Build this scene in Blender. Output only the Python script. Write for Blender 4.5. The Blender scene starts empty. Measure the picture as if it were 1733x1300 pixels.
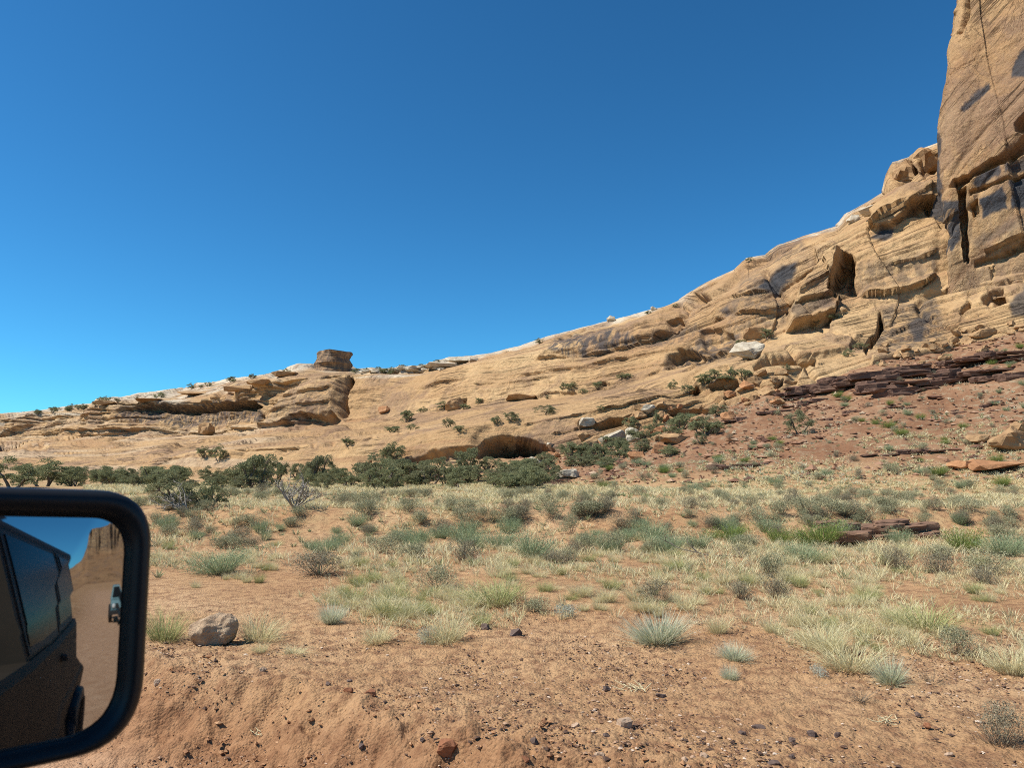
import bpy, bmesh, math, random
import numpy as np
from mathutils import Vector, Matrix

R = math.radians
rng = np.random.default_rng(11)
random.seed(5)
SC = bpy.context.scene
COL = SC.collection

# ------------------------------------------------------------------ camera, sky, sun, exposure
F = 1238.0                       # focal length in photo pixels (photo 1733 x 1300)
PITCH = math.atan(140 / F)
CAMZ = 1.9
cd = bpy.data.cameras.new('camera')
cam = bpy.data.objects.new('camera', cd)
COL.objects.link(cam)
cam.location = (0, 0, CAMZ)
cam.rotation_euler = (R(90) + PITCH, 0, 0)
cd.sensor_width = 36
cd.sensor_fit = 'HORIZONTAL'
cd.lens = 36 * F / 1733
cd.clip_start = 0.05
cd.clip_end = 9000
cd.dof.use_dof = True
cd.dof.focus_distance = 40
cd.dof.aperture_fstop = 9.0
SC.camera = cam

SUN_EL = R(52)
SUN_DIR = Vector((-0.975, -0.20, 0)).normalized() * math.cos(SUN_EL) + Vector((0, 0, math.sin(SUN_EL)))
w = bpy.data.worlds.new('World')
SC.world = w
w.use_nodes = True
nt = w.node_tree
bg = nt.nodes['Background']
sky = nt.nodes.new('ShaderNodeTexSky')
sky.sky_type = 'NISHITA'
sky.sun_disc = False
sky.sun_elevation = SUN_EL
sky.sun_rotation = math.atan2(SUN_DIR.x, SUN_DIR.y)
sky.altitude = 1800
sky.air_density = 1.0
sky.dust_density = 0.25
sky.ozone_density = 1.5
gm = nt.nodes.new('ShaderNodeGamma'); gm.inputs[1].default_value = 1.18
nt.links.new(sky.outputs[0], gm.inputs[0])
tn = nt.nodes.new('ShaderNodeMix'); tn.data_type = 'RGBA'; tn.blend_type = 'MULTIPLY'; tn.inputs[0].default_value = 1.0
tn.inputs[7].default_value = (0.27, 0.80, 1.0, 1)          # the tint of the windscreen
nt.links.new(gm.outputs[0], tn.inputs[6])
nt.links.new(tn.outputs[2], bg.inputs[0])
bg.inputs[1].default_value = 0.073
sl = bpy.data.lights.new('sun', 'SUN')
sl.energy = 4.4
sl.angle = R(0.53)
sl.color = (1.0, 0.95, 0.87)
so = bpy.data.objects.new('sun', sl)
COL.objects.link(so)
so.rotation_euler = SUN_DIR.to_track_quat('Z', 'Y').to_euler()
so.location = (-50, 0, 120)
SC.view_settings.view_transform = 'Standard'
SC.view_settings.look = 'None'
SC.view_settings.exposure = 0.6
SC.cycles.filter_width = 1.0
SC.cycles.use_denoising = False
SC.view_settings.gamma = 1.0

# ------------------------------------------------------------------ helpers
CP, SP = math.cos(PITCH), math.sin(PITCH)

def W(px, py, Y):
    """world point on the sight line of photo pixel (px,py) at forward distance Y"""
    px = np.asarray(px, float); py = np.asarray(py, float); Y = np.asarray(Y, float)
    a = (px - 866.5) / F
    b = (650 - py) / F
    fy = CP - b * SP
    fz = SP + b * CP
    return np.stack([a / fy * Y, Y + 0 * a, CAMZ + fz / fy * Y], -1)

def proj(P):
    x, y, z = P[..., 0], P[..., 1], P[..., 2] - CAMZ
    dep = y * CP + z * SP
    up = -y * SP + z * CP
    return 866.5 + F * x / dep, 650 - F * up / dep

_prm = np.random.default_rng(3).permutation(256)
_prm = np.concatenate([_prm, _prm]).astype(np.int32)
_g = np.random.default_rng(4).normal(size=(256, 3))
_g /= np.linalg.norm(_g, axis=1)[:, None]
_g = _g.astype(np.float32)

def pn(x, y, z=0.0, s=0):
    """gradient noise, about -0.8..0.8"""
    x, y, z = np.broadcast_arrays(np.asarray(x, np.float32) + s * 17.31, np.asarray(y, np.float32) + s * 9.7, np.asarray(z, np.float32) + s * 5.3)
    xi, yi, zi = np.floor(x), np.floor(y), np.floor(z)
    fx, fy, fz = x - xi, y - yi, z - zi
    xi = xi.astype(np.int32) & 255; yi = yi.astype(np.int32) & 255; zi = zi.astype(np.int32) & 255
    u = fx * fx * fx * (fx * (fx * 6 - 15) + 10)
    v = fy * fy * fy * (fy * (fy * 6 - 15) + 10)
    t = fz * fz * fz * (fz * (fz * 6 - 15) + 10)
    def gr(dx, dy, dz):
        h = _prm[(_prm[(_prm[(xi + dx) & 255] + yi + dy) & 255] + zi + dz) & 255]
        gg = _g[h]
        return gg[..., 0] * (fx - dx) + gg[..., 1] * (fy - dy) + gg[..., 2] * (fz - dz)
    def lp(a, b, q):
        return a + (b - a) * q
    return 1.4 * lp(lp(lp(gr(0, 0, 0), gr(1, 0, 0), u), lp(gr(0, 1, 0), gr(1, 1, 0), u), v),
                    lp(lp(gr(0, 0, 1), gr(1, 0, 1), u), lp(gr(0, 1, 1), gr(1, 1, 1), u), v), t)

def fbm(x, y, z=0.0, s=0, o=3):
    r = 0; a = 1.0; k = 1.0
    for i in range(o):
        r = r + a * pn(x * k, y * k, z * k, s + i * 3)
        a *= 0.5; k *= 2.03
    return r

def sst(a, b, x):
    t = np.clip((x - a) / (b - a), 0, 1)
    return t * t * (3 - 2 * t)

def link(o, parent=None):
    COL.objects.link(o)
    if parent is not None:
        o.parent = parent
    return o

def mesh(name, V, Fc, mats, smooth=True, attrs=None, midx=None):
    V = np.ascontiguousarray(V, np.float32)
    me = bpy.data.meshes.new(name)
    if isinstance(Fc, np.ndarray):
        n, k = Fc.shape
        me.vertices.add(len(V)); me.vertices.foreach_set('co', V.ravel())
        me.loops.add(n * k); me.loops.foreach_set('vertex_index', np.ascontiguousarray(Fc, np.int32).ravel())
        me.polygons.add(n)
        me.polygons.foreach_set('loop_start', np.arange(0, n * k, k, dtype=np.int32))
        me.polygons.foreach_set('loop_total', np.full(n, k, np.int32))
    else:
        me.from_pydata([tuple(map(float, p)) for p in V], [], Fc)
    if not isinstance(mats, (list, tuple)):
        mats = [mats]
    for m in mats:
        me.materials.append(m)
    if midx is not None:
        me.polygons.foreach_set('material_index', np.ascontiguousarray(midx, np.int32))
    me.polygons.foreach_set('use_smooth', np.full(len(me.polygons), smooth, bool))
    for k2, a in (attrs or {}).items():
        at = me.attributes.new(k2, 'FLOAT', 'POINT')
        at.data.foreach_set('value', np.ascontiguousarray(a, np.float32).ravel())
    me.update(calc_edges=True)
    return me

def obj(name, me, parent=None):
    return link(bpy.data.objects.new(name, me), parent)

def empty(name, loc, rz=0.0):
    o = bpy.data.objects.new(name, None)
    o.empty_display_size = 0.1
    link(o)
    o.location = loc
    o.rotation_euler = (0, 0, rz)
    return o

def tag(o, label=None, cat=None, group=None, kind=None):
    if label: o['label'] = label
    if cat: o['category'] = cat
    if group: o['group'] = group
    if kind: o['kind'] = kind
    return o

def gridfaces(nu, nv, wrap=False):
    i = np.arange(nu if wrap else nu - 1)[:, None]
    j = np.arange(nv - 1)[None, :]
    a = i * nv + j
    i2 = (i + 1) % nu
    b = i2 * nv + j
    return np.stack([a + 0 * b, b + 0 * a, b + 1 + 0 * a, a + 1 + 0 * b], -1).reshape(-1, 4)

# ------------------------------------------------------------------ materials
class G:
    def __init__(s, name):
        s.m = bpy.data.materials.new(name)
        s.m.use_nodes = True
        s.t = s.m.node_tree
        s.t.nodes.clear()
        s.out = s.t.nodes.new('ShaderNodeOutputMaterial')
    def n(s, ty, **kw):
        nd = s.t.nodes.new('ShaderNode' + ty)
        for k, v in kw.items():
            setattr(nd, k, v)
        return nd
    def set(s, sock, v):
        if hasattr(v, 'is_output'):
            s.t.links.new(v, sock)
        else:
            if isinstance(v, (tuple, list)) and len(v) == 3 and sock.type == 'RGBA':
                v = tuple(v) + (1,)
            sock.default_value = v
    def pos(s, scale=(1, 1, 1), obj=False):
        if obj:
            src = s.n('TexCoord').outputs['Object']
        else:
            src = s.n('NewGeometry').outputs['Position']
        mp = s.n('Mapping'); s.set(mp.inputs[0], src); mp.inputs['Scale'].default_value = scale
        return mp.outputs[0]
    def noise(s, vec, scale=1, detail=3, rough=0.55, dist=0.0):
        nd = s.n('TexNoise'); s.set(nd.inputs['Vector'], vec)
        nd.inputs['Scale'].default_value = scale; nd.inputs['Detail'].default_value = detail
        nd.inputs['Roughness'].default_value = rough; nd.inputs['Distortion'].default_value = dist
        return nd.outputs['Fac']
    def ramp(s, fac, stops):
        nd = s.n('ValToRGB'); s.set(nd.inputs[0], fac)
        cr = nd.color_ramp
        while len(cr.elements) < len(stops):
            cr.elements.new(0.5)
        for e, (p, c) in zip(cr.elements, stops):
            e.position = p
            e.color = tuple(c) + (1,) if isinstance(c, (tuple, list)) else (c, c, c, 1)
        return nd.outputs[0]
    def mix(s, fac, a, b, mode='MIX'):
        nd = s.n('Mix', data_type='RGBA', blend_type=mode)
        s.set(nd.inputs[0], fac); s.set(nd.inputs[6], a); s.set(nd.inputs[7], b)
        return nd.outputs[2]
    def math(s, op, a, b=0.0, clamp=False):
        nd = s.n('Math', operation=op, use_clamp=clamp)
        s.set(nd.inputs[0], a); s.set(nd.inputs[1], b)
        return nd.outputs[0]
    def attr(s, name):
        return s.n('Attribute', attribute_name=name).outputs['Fac']
    def bump(s, h, strength=0.5, dist=0.1, normal=None):
        nd = s.n('Bump'); s.set(nd.inputs['Height'], h)
        nd.inputs['Strength'].default_value = strength; nd.inputs['Distance'].default_value = dist
        if normal is not None: s.set(nd.inputs['Normal'], normal)
        return nd.outputs[0]
    def bsdf(s, color, rough=0.9, spec=0.2, metal=0.0, normal=None):
        nd = s.n('BsdfPrincipled')
        s.set(nd.inputs['Base Color'], color); s.set(nd.inputs['Roughness'], rough)
        nd.inputs['Specular IOR Level'].default_value = spec; nd.inputs['Metallic'].default_value = metal
        if normal is not None: s.set(nd.inputs['Normal'], normal)
        s.t.links.new(nd.outputs[0], s.out.inputs[0])
        return s.m

def mat_cliff(name, c_lo, c_mid, c_hi, c_red, c_varn, c_pale):
    g = G(name)
    P = g.pos()
    big = g.noise(P, 0.035, 4, 0.6, 0.4)
    base = g.ramp(big, [(0.3, c_lo), (0.5, c_mid), (0.72, c_hi)])
    # thin bedding lines follow the bed coordinate
    bed = g.attr('bed')
    cb = g.n('CombineXYZ')
    sx = g.n('SeparateXYZ'); g.set(sx.inputs[0], g.pos((0.03, 0.03, 0.03)))
    g.set(cb.inputs[0], g.math('MULTIPLY', bed, 1.0)); g.set(cb.inputs[1], sx.outputs[0]); g.set(cb.inputs[2], sx.outputs[1])
    bl = g.noise(cb.outputs[0], 1.1, 5, 0.62, 0.2)
    bl2 = g.noise(cb.outputs[0], 0.45, 3, 0.6, 0.5)
    base = g.mix(g.ramp(bl, [(0.38, 0.45), (0.52, 0.0)]), base, g.mix(0.5, base, c_red))
    base = g.mix(g.ramp(bl2, [(0.52, 0.0), (0.70, 0.6)]), base, c_red)
    mot = g.noise(P, 0.5, 5, 0.65)
    base = g.mix(g.ramp(mot, [(0.33, 0.4), (0.5, 0.0)]), base, tuple(0.55 * v for v in c_mid))
    base = g.mix(g.attr('pale'), base, g.mix(g.ramp(mot, [(0.4, 0.0), (0.62, 1.0)]), tuple(0.72 * v for v in c_pale), c_pale))
    base = g.mix(g.attr('red'), base, g.mix(mot, tuple(0.6 * v for v in c_red), c_red))
    # desert varnish streaks and panels
    st = g.noise(g.pos((0.9, 0.9, 0.06)), 1.0, 4, 0.6)
    pt = g.noise(P, 0.22, 4, 0.7, 1.0)
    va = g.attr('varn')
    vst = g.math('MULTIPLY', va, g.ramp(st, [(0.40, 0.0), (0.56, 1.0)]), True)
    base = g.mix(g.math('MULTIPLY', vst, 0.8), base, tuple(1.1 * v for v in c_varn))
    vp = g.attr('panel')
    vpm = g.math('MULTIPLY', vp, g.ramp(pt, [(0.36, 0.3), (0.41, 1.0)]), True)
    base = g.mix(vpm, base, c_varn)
    # general weathered dark patches
    gen = g.noise(g.pos((0.10, 0.10, 0.05)), 1.0, 6, 0.7, 0.6)
    base = g.mix(g.ramp(gen, [(0.50, 0.0), (0.60, 0.6)]), base, tuple(0.55 * v + 0.045 for v in c_red))
    # open bedding cracks and joints: thin dark lines of weathered stone
    ck = g.noise(cb.outputs[0], 0.9, 7, 0.62, 0.4)
    cl = g.ramp(g.math('ABSOLUTE', g.math('SUBTRACT', ck, 0.5)), [(0.0, 1.0), (0.022, 0.0)])
    cm_ = g.ramp(g.noise(P, 0.09, 4, 0.6), [(0.46, 0.0), (0.56, 1.0)])
    cl = g.math('MULTIPLY', cl, cm_)
    jk = g.noise(g.pos((0.16, 0.16, 0.07)), 1.0, 6, 0.6, 0.8)
    jl = g.ramp(g.math('ABSOLUTE', g.math('SUBTRACT', jk, 0.5)), [(0.0, 1.0), (0.010, 0.0)])
    jl = g.math('MULTIPLY', jl, g.ramp(g.noise(P, 0.05, 3, 0.6), [(0.50, 0.0), (0.62, 0.45)]))
    ln = g.math('MAXIMUM', cl, jl)
    base = g.mix(g.math('MULTIPLY', ln, 0.75), base, (0.10, 0.06, 0.038))
    fine = g.noise(P, 2.2, 8, 0.75)
    base = g.mix(g.ramp(fine, [(0.33, 0.5), (0.46, 0.0)]), base, tuple(0.45 * v for v in c_mid))
    base = g.mix(g.math('MULTIPLY', g.ramp(fine, [(0.54, 0.0), (0.68, 0.5)]), g.math('SUBTRACT', 1.0, g.math('MAXIMUM', vpm, vst))), base, c_hi)
    base = g.mix(g.math('MULTIPLY', g.math('MAXIMUM', vpm, g.math('MULTIPLY', vst, 0.6)), 0.92), base, g.mix(fine, tuple(0.75 * v for v in c_varn), tuple(1.3 * v for v in c_varn)))
    h = g.math('ADD', g.math('MULTIPLY', bl, 0.5), g.math('MULTIPLY', g.noise(P, 0.7, 8, 0.68), 1.8))
    h = g.math('SUBTRACT', h, g.math('MULTIPLY', ln, 0.7))
    return g.bsdf(base, 0.95, 0.1, normal=g.bump(h, 0.85, 0.42))

M_CLIFF = mat_cliff('sandstone', (0.36, 0.218, 0.105), (0.46, 0.292, 0.143), (0.54, 0.37, 0.192), (0.30, 0.158, 0.082), (0.05, 0.052, 0.057), (0.66, 0.59, 0.46))

def mat_rock(name, c1, c2, c3, scale=1.0, bump=0.6, dist=0.15):
    g = G(name)
    P = g.pos(obj=True)
    a = g.noise(P, 1.1 * scale, 5, 0.65, 0.3)
    col = g.ramp(a, [(0.3, c1), (0.5, c2), (0.7, c3)])
    b = g.noise(g.pos((1, 1, 5), obj=True), 1.6 * scale, 4, 0.6)
    col = g.mix(g.ramp(b, [(0.35, 0.5), (0.55, 0.0)]), col, c1)
    oi = g.n('ObjectInfo').outputs['Random']
    col = g.mix(g.math('MULTIPLY', oi, 0.35), col, c1)
    h = g.noise(P, 5 * scale, 6, 0.7)
    return g.bsdf(col, 0.95, 0.15, normal=g.bump(h, bump, dist))

M_TAN = mat_rock('tan_boulder', (0.26, 0.15, 0.075), (0.40, 0.25, 0.125), (0.50, 0.34, 0.18), 0.6)
M_ORANGE = mat_rock('orange_boulder', (0.27, 0.13, 0.06), (0.42, 0.21, 0.10), (0.50, 0.28, 0.14), 0.5)
M_WHITE = mat_rock('pale_boulder', (0.34, 0.27, 0.185), (0.52, 0.455, 0.345), (0.62, 0.56, 0.445), 0.9)
M_PURPLE = mat_rock('ledge_rock', (0.10, 0.055, 0.04), (0.18, 0.105, 0.072), (0.27, 0.165, 0.11), 0.7)
M_FLAG = mat_rock('flagstone', (0.13, 0.075, 0.05), (0.24, 0.14, 0.09), (0.33, 0.20, 0.12), 1.5, dist=0.05)
M_STONE_D = mat_rock('dark_stone', (0.08, 0.055, 0.045), (0.15, 0.105, 0.085), (0.23, 0.165, 0.135), 9, dist=0.01)
M_STONE_P = mat_rock('pale_stone', (0.30, 0.20, 0.13), (0.45, 0.32, 0.22), (0.58, 0.46, 0.34), 9, dist=0.01)
M_STONE_R = mat_rock('red_stone', (0.20, 0.085, 0.045), (0.30, 0.13, 0.065), (0.36, 0.17, 0.09), 7, dist=0.01)
M_BLOCK = mat_rock('pitted_sandstone', (0.34, 0.22, 0.135), (0.52, 0.37, 0.235), (0.62, 0.48, 0.32), 4.0, 1.0, 0.05)

def mat_ground():
    g = G('desert_soil')
    P = g.pos()
    a = g.noise(P, 0.35, 5, 0.6, 0.3)
    sand = g.ramp(a, [(0.3, (0.36, 0.20, 0.098)), (0.5, (0.45, 0.273, 0.138)), (0.7, (0.52, 0.338, 0.185))])
    b = g.noise(P, 6, 5, 0.7)
    sand = g.mix(g.ramp(b, [(0.38, 0.75), (0.54, 0.0)]), sand, (0.20, 0.10, 0.055))
    # specks of gravel
    vo = g.n('TexVoronoi', feature='F1'); g.set(vo.inputs['Vector'], P); vo.inputs['Scale'].default_value = 42
    sp = g.noise(P, 1.7, 3, 0.6)
    spk = g.math('MULTIPLY', g.ramp(vo.outputs['Distance'], [(0.18, 1.0), (0.34, 0.0)]), g.ramp(sp, [(0.40, 0.0), (0.55, 1.0)]))
    tint = g.ramp(vo.outputs['Color'], [(0.2, (0.08, 0.045, 0.035)), (0.6, (0.17, 0.09, 0.055)), (0.9, (0.42, 0.31, 0.22))])
    sand = g.mix(g.math('MULTIPLY', spk, 0.8), sand, tint)
    road = g.ramp(g.noise(P, 3.0, 5, 0.65), [(0.3, (0.42, 0.24, 0.135)), (0.6, (0.52, 0.325, 0.195)), (0.75, (0.56, 0.37, 0.23))])
    col = g.mix(g.attr('road'), sand, road)
    bk = g.ramp(b, [(0.3, (0.19, 0.09, 0.045)), (0.55, (0.32, 0.165, 0.082)), (0.75, (0.40, 0.22, 0.115))])
    col = g.mix(g.math('MULTIPLY', g.attr('bank'), 0.9), col, bk)
    # dry litter between the tufts further out
    lit = g.noise(P, 0.9, 6, 0.75)
    col = g.mix(g.math('MULTIPLY', g.attr('litter'), g.ramp(lit, [(0.46, 0.0), (0.62, 0.75)])), col, (0.44, 0.36, 0.18))
    # red talus
    t1 = g.noise(P, 0.16, 5, 0.65, 0.5)
    t2 = g.noise(P, 1.1, 6, 0.75)
    tal = g.ramp(t1, [(0.3, (0.21, 0.105, 0.056)), (0.5, (0.26, 0.14, 0.077)), (0.68, (0.32, 0.19, 0.11))])
    tal = g.mix(g.ramp(t2, [(0.52, 0.0), (0.64, 0.6)]), tal, (0.36, 0.31, 0.20))
    tal = g.mix(g.ramp(t2, [(0.32, 0.7), (0.42, 0.0)]), tal, (0.10, 0.055, 0.04))
    col = g.mix(g.attr('talus'), col, tal)
    h = g.math('ADD', g.noise(P, 22, 6, 0.75), g.math('MULTIPLY', vo.outputs['Distance'], -0.5))
    n1 = g.bump(h, 0.9, 0.03)
    n2 = g.bump(t2, 0.6, 0.25, n1)
    nm = g.n('Mix', data_type='VECTOR'); g.set(nm.inputs[0], g.attr('talus')); g.set(nm.inputs[4], n1); g.set(nm.inputs[5], n2)
    return g.bsdf(col, 0.97, 0.08, normal=nm.outputs[1])
M_GROUND = mat_ground()

def mat_leaf(name, cols, base=None, transl=0.25, sunlit_tip=None):
    """grass / foliage: colour varies by blade and object"""
    g = G(name)
    rnd = g.attr('rnd')
    col = g.ramp(rnd, [(i / max(1, len(cols) - 1), c) for i, c in enumerate(cols)])
    oi = g.n('ObjectInfo').outputs['Random']
    col = g.mix(g.math('MULTIPLY', oi, 0.3), col, cols[0])
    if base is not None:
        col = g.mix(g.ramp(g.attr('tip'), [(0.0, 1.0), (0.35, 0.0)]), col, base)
    if name == 'juniper_leaf':
        col = g.mix(g.ramp(oi, [(0.45, 0.0), (1.0, 0.6)]), col, (0.21, 0.20, 0.115))
    if sunlit_tip is not None:
        col = g.mix(g.ramp(g.attr('tip'), [(0.55, 0.0), (1.0, 0.8)]), col, sunlit_tip)  # sunlight on the blade ends, painted into the tip colour
    d = g.n('BsdfDiffuse'); g.set(d.inputs[0], col)
    t = g.n('BsdfTranslucent'); g.set(t.inputs[0], col)
    mx = g.n('MixShader'); mx.inputs[0].default_value = transl
    g.t.links.new(d.outputs[0], mx.inputs[1]); g.t.links.new(t.outputs[0], mx.inputs[2])
    g.t.links.new(mx.outputs[0], g.out.inputs[0])
    return g.m

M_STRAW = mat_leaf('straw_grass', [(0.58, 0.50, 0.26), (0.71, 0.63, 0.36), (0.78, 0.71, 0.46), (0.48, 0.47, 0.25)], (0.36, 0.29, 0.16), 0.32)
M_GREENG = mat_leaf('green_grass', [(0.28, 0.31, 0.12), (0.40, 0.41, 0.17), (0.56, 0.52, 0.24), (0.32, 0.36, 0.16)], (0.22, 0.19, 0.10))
M_SPIKY = mat_leaf('pale_spiky', [(0.44, 0.46, 0.28), (0.56, 0.57, 0.39), (0.70, 0.68, 0.50), (0.46, 0.49, 0.31)], (0.24, 0.21, 0.13), 0.35, sunlit_tip=(0.80, 0.76, 0.58))
M_SAGE = mat_leaf('grey_sage', [(0.23, 0.225, 0.13), (0.33, 0.32, 0.19), (0.44, 0.42, 0.26)], None, 0.15)
M_DARKB = mat_leaf('dark_brush', [(0.16, 0.14, 0.095), (0.24, 0.21, 0.14), (0.32, 0.285, 0.19)], None, 0.15)
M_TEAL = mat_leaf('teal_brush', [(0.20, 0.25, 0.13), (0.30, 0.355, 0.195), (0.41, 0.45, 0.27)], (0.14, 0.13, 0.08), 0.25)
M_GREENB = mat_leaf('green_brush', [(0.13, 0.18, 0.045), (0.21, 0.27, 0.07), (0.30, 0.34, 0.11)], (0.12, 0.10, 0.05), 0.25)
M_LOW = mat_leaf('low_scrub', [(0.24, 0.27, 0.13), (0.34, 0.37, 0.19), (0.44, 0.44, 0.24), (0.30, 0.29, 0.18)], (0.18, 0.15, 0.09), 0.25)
M_SILVER = mat_leaf('silver_herb', [(0.28, 0.31, 0.25), (0.40, 0.43, 0.35), (0.50, 0.52, 0.42)], None, 0.2)
M_JUN = mat_leaf('juniper_leaf', [(0.16, 0.17, 0.085), (0.24, 0.25, 0.125), (0.34, 0.34, 0.19)], None, 0.3)
def plain(name, c, rough=0.9, spec=0.2, metal=0.0, var=0.25, scale=20.0):
    g = G(name)
    n = g.noise(g.pos(obj=True), scale, 4, 0.6)
    return g.bsdf(g.ramp(n, [(0.3, tuple(v * (1 - var) for v in c)), (0.7, tuple(min(1, v * (1 + var)) for v in c))]), rough, spec, metal)
M_BARK = plain('grey_bark', (0.16, 0.13, 0.10), scale=6)
M_DEAD = plain('dead_wood', (0.32, 0.28, 0.225), scale=6)
M_TWIG = plain('twig', (0.15, 0.12, 0.085), scale=8)

# ------------------------------------------------------------------ control lines of the rock and the ground
X18 = [0, 130, 200, 330, 430, 500, 600, 700, 800, 900, 1000, 1100, 1200, 1300, 1400, 1500, 1600, 1733]
C0y = [795, 805, 806, 803, 800, 800, 795, 785, 778, 775, 752, 722, 697, 664, 642, 608, 594, 562]
C0Y = [150, 130, 125, 110, 100, 95, 90, 85, 82, 82, 82, 82, 82, 82, 83.5, 85, 85.5, 84]
C1y = [768, 778, 783, 765, 757, 752, 744, 737, 722, 708, 690, 668, 645, 615, 598, 580, 555, 520]
C1Y = [175, 150, 138, 118, 107, 102, 97, 92, 88, 87, 86, 86, 87, 88, 90.5, 91, 90.5, 87.5]
C2y = [742, 742, 738, 735, 727, 722, 715, 701, 687, 670, 655, 632, 612, 575, 545, 520, 498, 458]
C2Y = [270, 240, 220, 195, 168, 158, 150, 140, 130, 123, 116, 110, 104, 101, 102, 100.5, 98.8, 94.5]
C3y = [709, 697, 680, 676, 650, 636, 634, 634, 620, 600, 575, 545, 512, 462, 415, 362, 300, 270]
C3Y = [285, 255, 232, 214, 180, 170, 165, 158, 145, 136, 127, 121, 115, 111, 111, 108, 106, 105]
C4y = [701, 685, 674, 652, 636, 620, 622, 622, 601, 578, 550, 524, 480, 428, 382, 322, 240, 190]
C4Y = [390, 350, 325, 300, 240, 215, 230, 240, 212, 186, 168, 153, 138, 130, 127, 121, 116, 114]

def hermite(xs, xp, fp):
    xp = np.asarray(xp, float); fp = np.asarray(fp, float)
    d = np.diff(fp) / np.diff(xp)
    m = np.zeros_like(fp)
    m[1:-1] = np.where(d[1:] * d[:-1] > 0, 2 * d[1:] * d[:-1] / (d[1:] + d[:-1] + 1e-12), 0)
    m[0], m[-1] = d[0], d[-1]
    i = np.clip(np.searchsorted(xp, xs) - 1, 0, len(xp) - 2)
    h = xp[i + 1] - xp[i]
    t = (xs - xp[i]) / h
    t2, t3 = t * t, t * t * t
    return (2 * t3 - 3 * t2 + 1) * fp[i] + (t3 - 2 * t2 + t) * h * m[i] + (-2 * t3 + 3 * t2) * fp[i + 1] + (t3 - t2) * h * m[i + 1]

ROAD_P = np.array([-0.07, 5.25]); HEAD = np.array([-0.87, 0.493]); SIDE = np.array([0.493, 0.87])
ZROAD = -0.40
def dperp(x, y):
    return (x - ROAD_P[0]) * SIDE[0] + (y - ROAD_P[1]) * SIDE[1]
C0z = W(np.array(X18), np.array(C0y), np.array(C0Y))[:, 2]
TOE = [75, 72, 70, 68, 66, 64, 62, 60, 58, 56, 52, 48, 46, 44, 42, 41, 40, 38]
def talus_s(x, y):
    yy = np.maximum(y, 5.0)
    px = 866.5 + F * x / yy
    yt = np.interp(px, X18, TOE); yb = np.interp(px, X18, C0Y); zb = np.interp(px, X18, C0z)
    s = np.clip((y - yt) / (yb - yt), 0, 1.0)
    return s, zb
def zg(x, y):
    x = np.asarray(x, float); y = np.asarray(y, float)
    d = dperp(x, y)
    tb = np.clip((d + 0.30 * pn(x * 0.8, y * 0.8, 0, 2) + 0.16 * pn(x * 2.1, y * 2.1, 0, 3) + 0.06 * pn(x * 6, y * 6, 0, 4) + 0.85) / 0.85, 0, 1)
    sm = tb ** 1.6
    z = ZROAD + (0.07 - ZROAD) * sm - 0.07 * sst(0.2, 1.6, d)
    z = z + 0.4 * sst(-5.5, -7.0, d)
    far = sst(1, 6, np.abs(d + 2.5) - 2.5)
    z = z + (0.16 * pn(x * 0.11, y * 0.11, 0, 5) + 0.05 * pn(x * 0.45, y * 0.45, 0, 6)) * far
    yy = y + 2.0 * pn(x * 0.09, y * 0.05, 0, 8)
    front = sst(6, 14, y)
    z = z + front * (0.45 * sst(22.6, 24.4, yy) - 0.18 * np.exp(-((yy - 20.0) / 3.0) ** 2))
    s, zb = talus_s(x, y)
    z = z + np.maximum(zb - 0.5, 0) * s ** 1.2
    z = z + s * (0.8 * pn(x * 0.10, y * 0.10, 0, 11) + 0.3 * pn(x * 0.3, y * 0.3, 0, 12)) * sst(1.0, 0.85, s)
    return z

_ts = np.concatenate([np.linspace(3.5, 40, 900), np.linspace(40.05, 130, 1200)])
def gpt(px, py):
    """ground point seen at photo pixel"""
    P = W(np.full_like(_ts, px), np.full_like(_ts, py), _ts)
    k = np.argmax(P[:, 2] < zg(P[:, 0], P[:, 1]))
    if k == 0:
        k = len(_ts) - 1
    x, y = P[k, 0], P[k, 1]
    return np.array([x, y, float(zg(x, y))])

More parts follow.
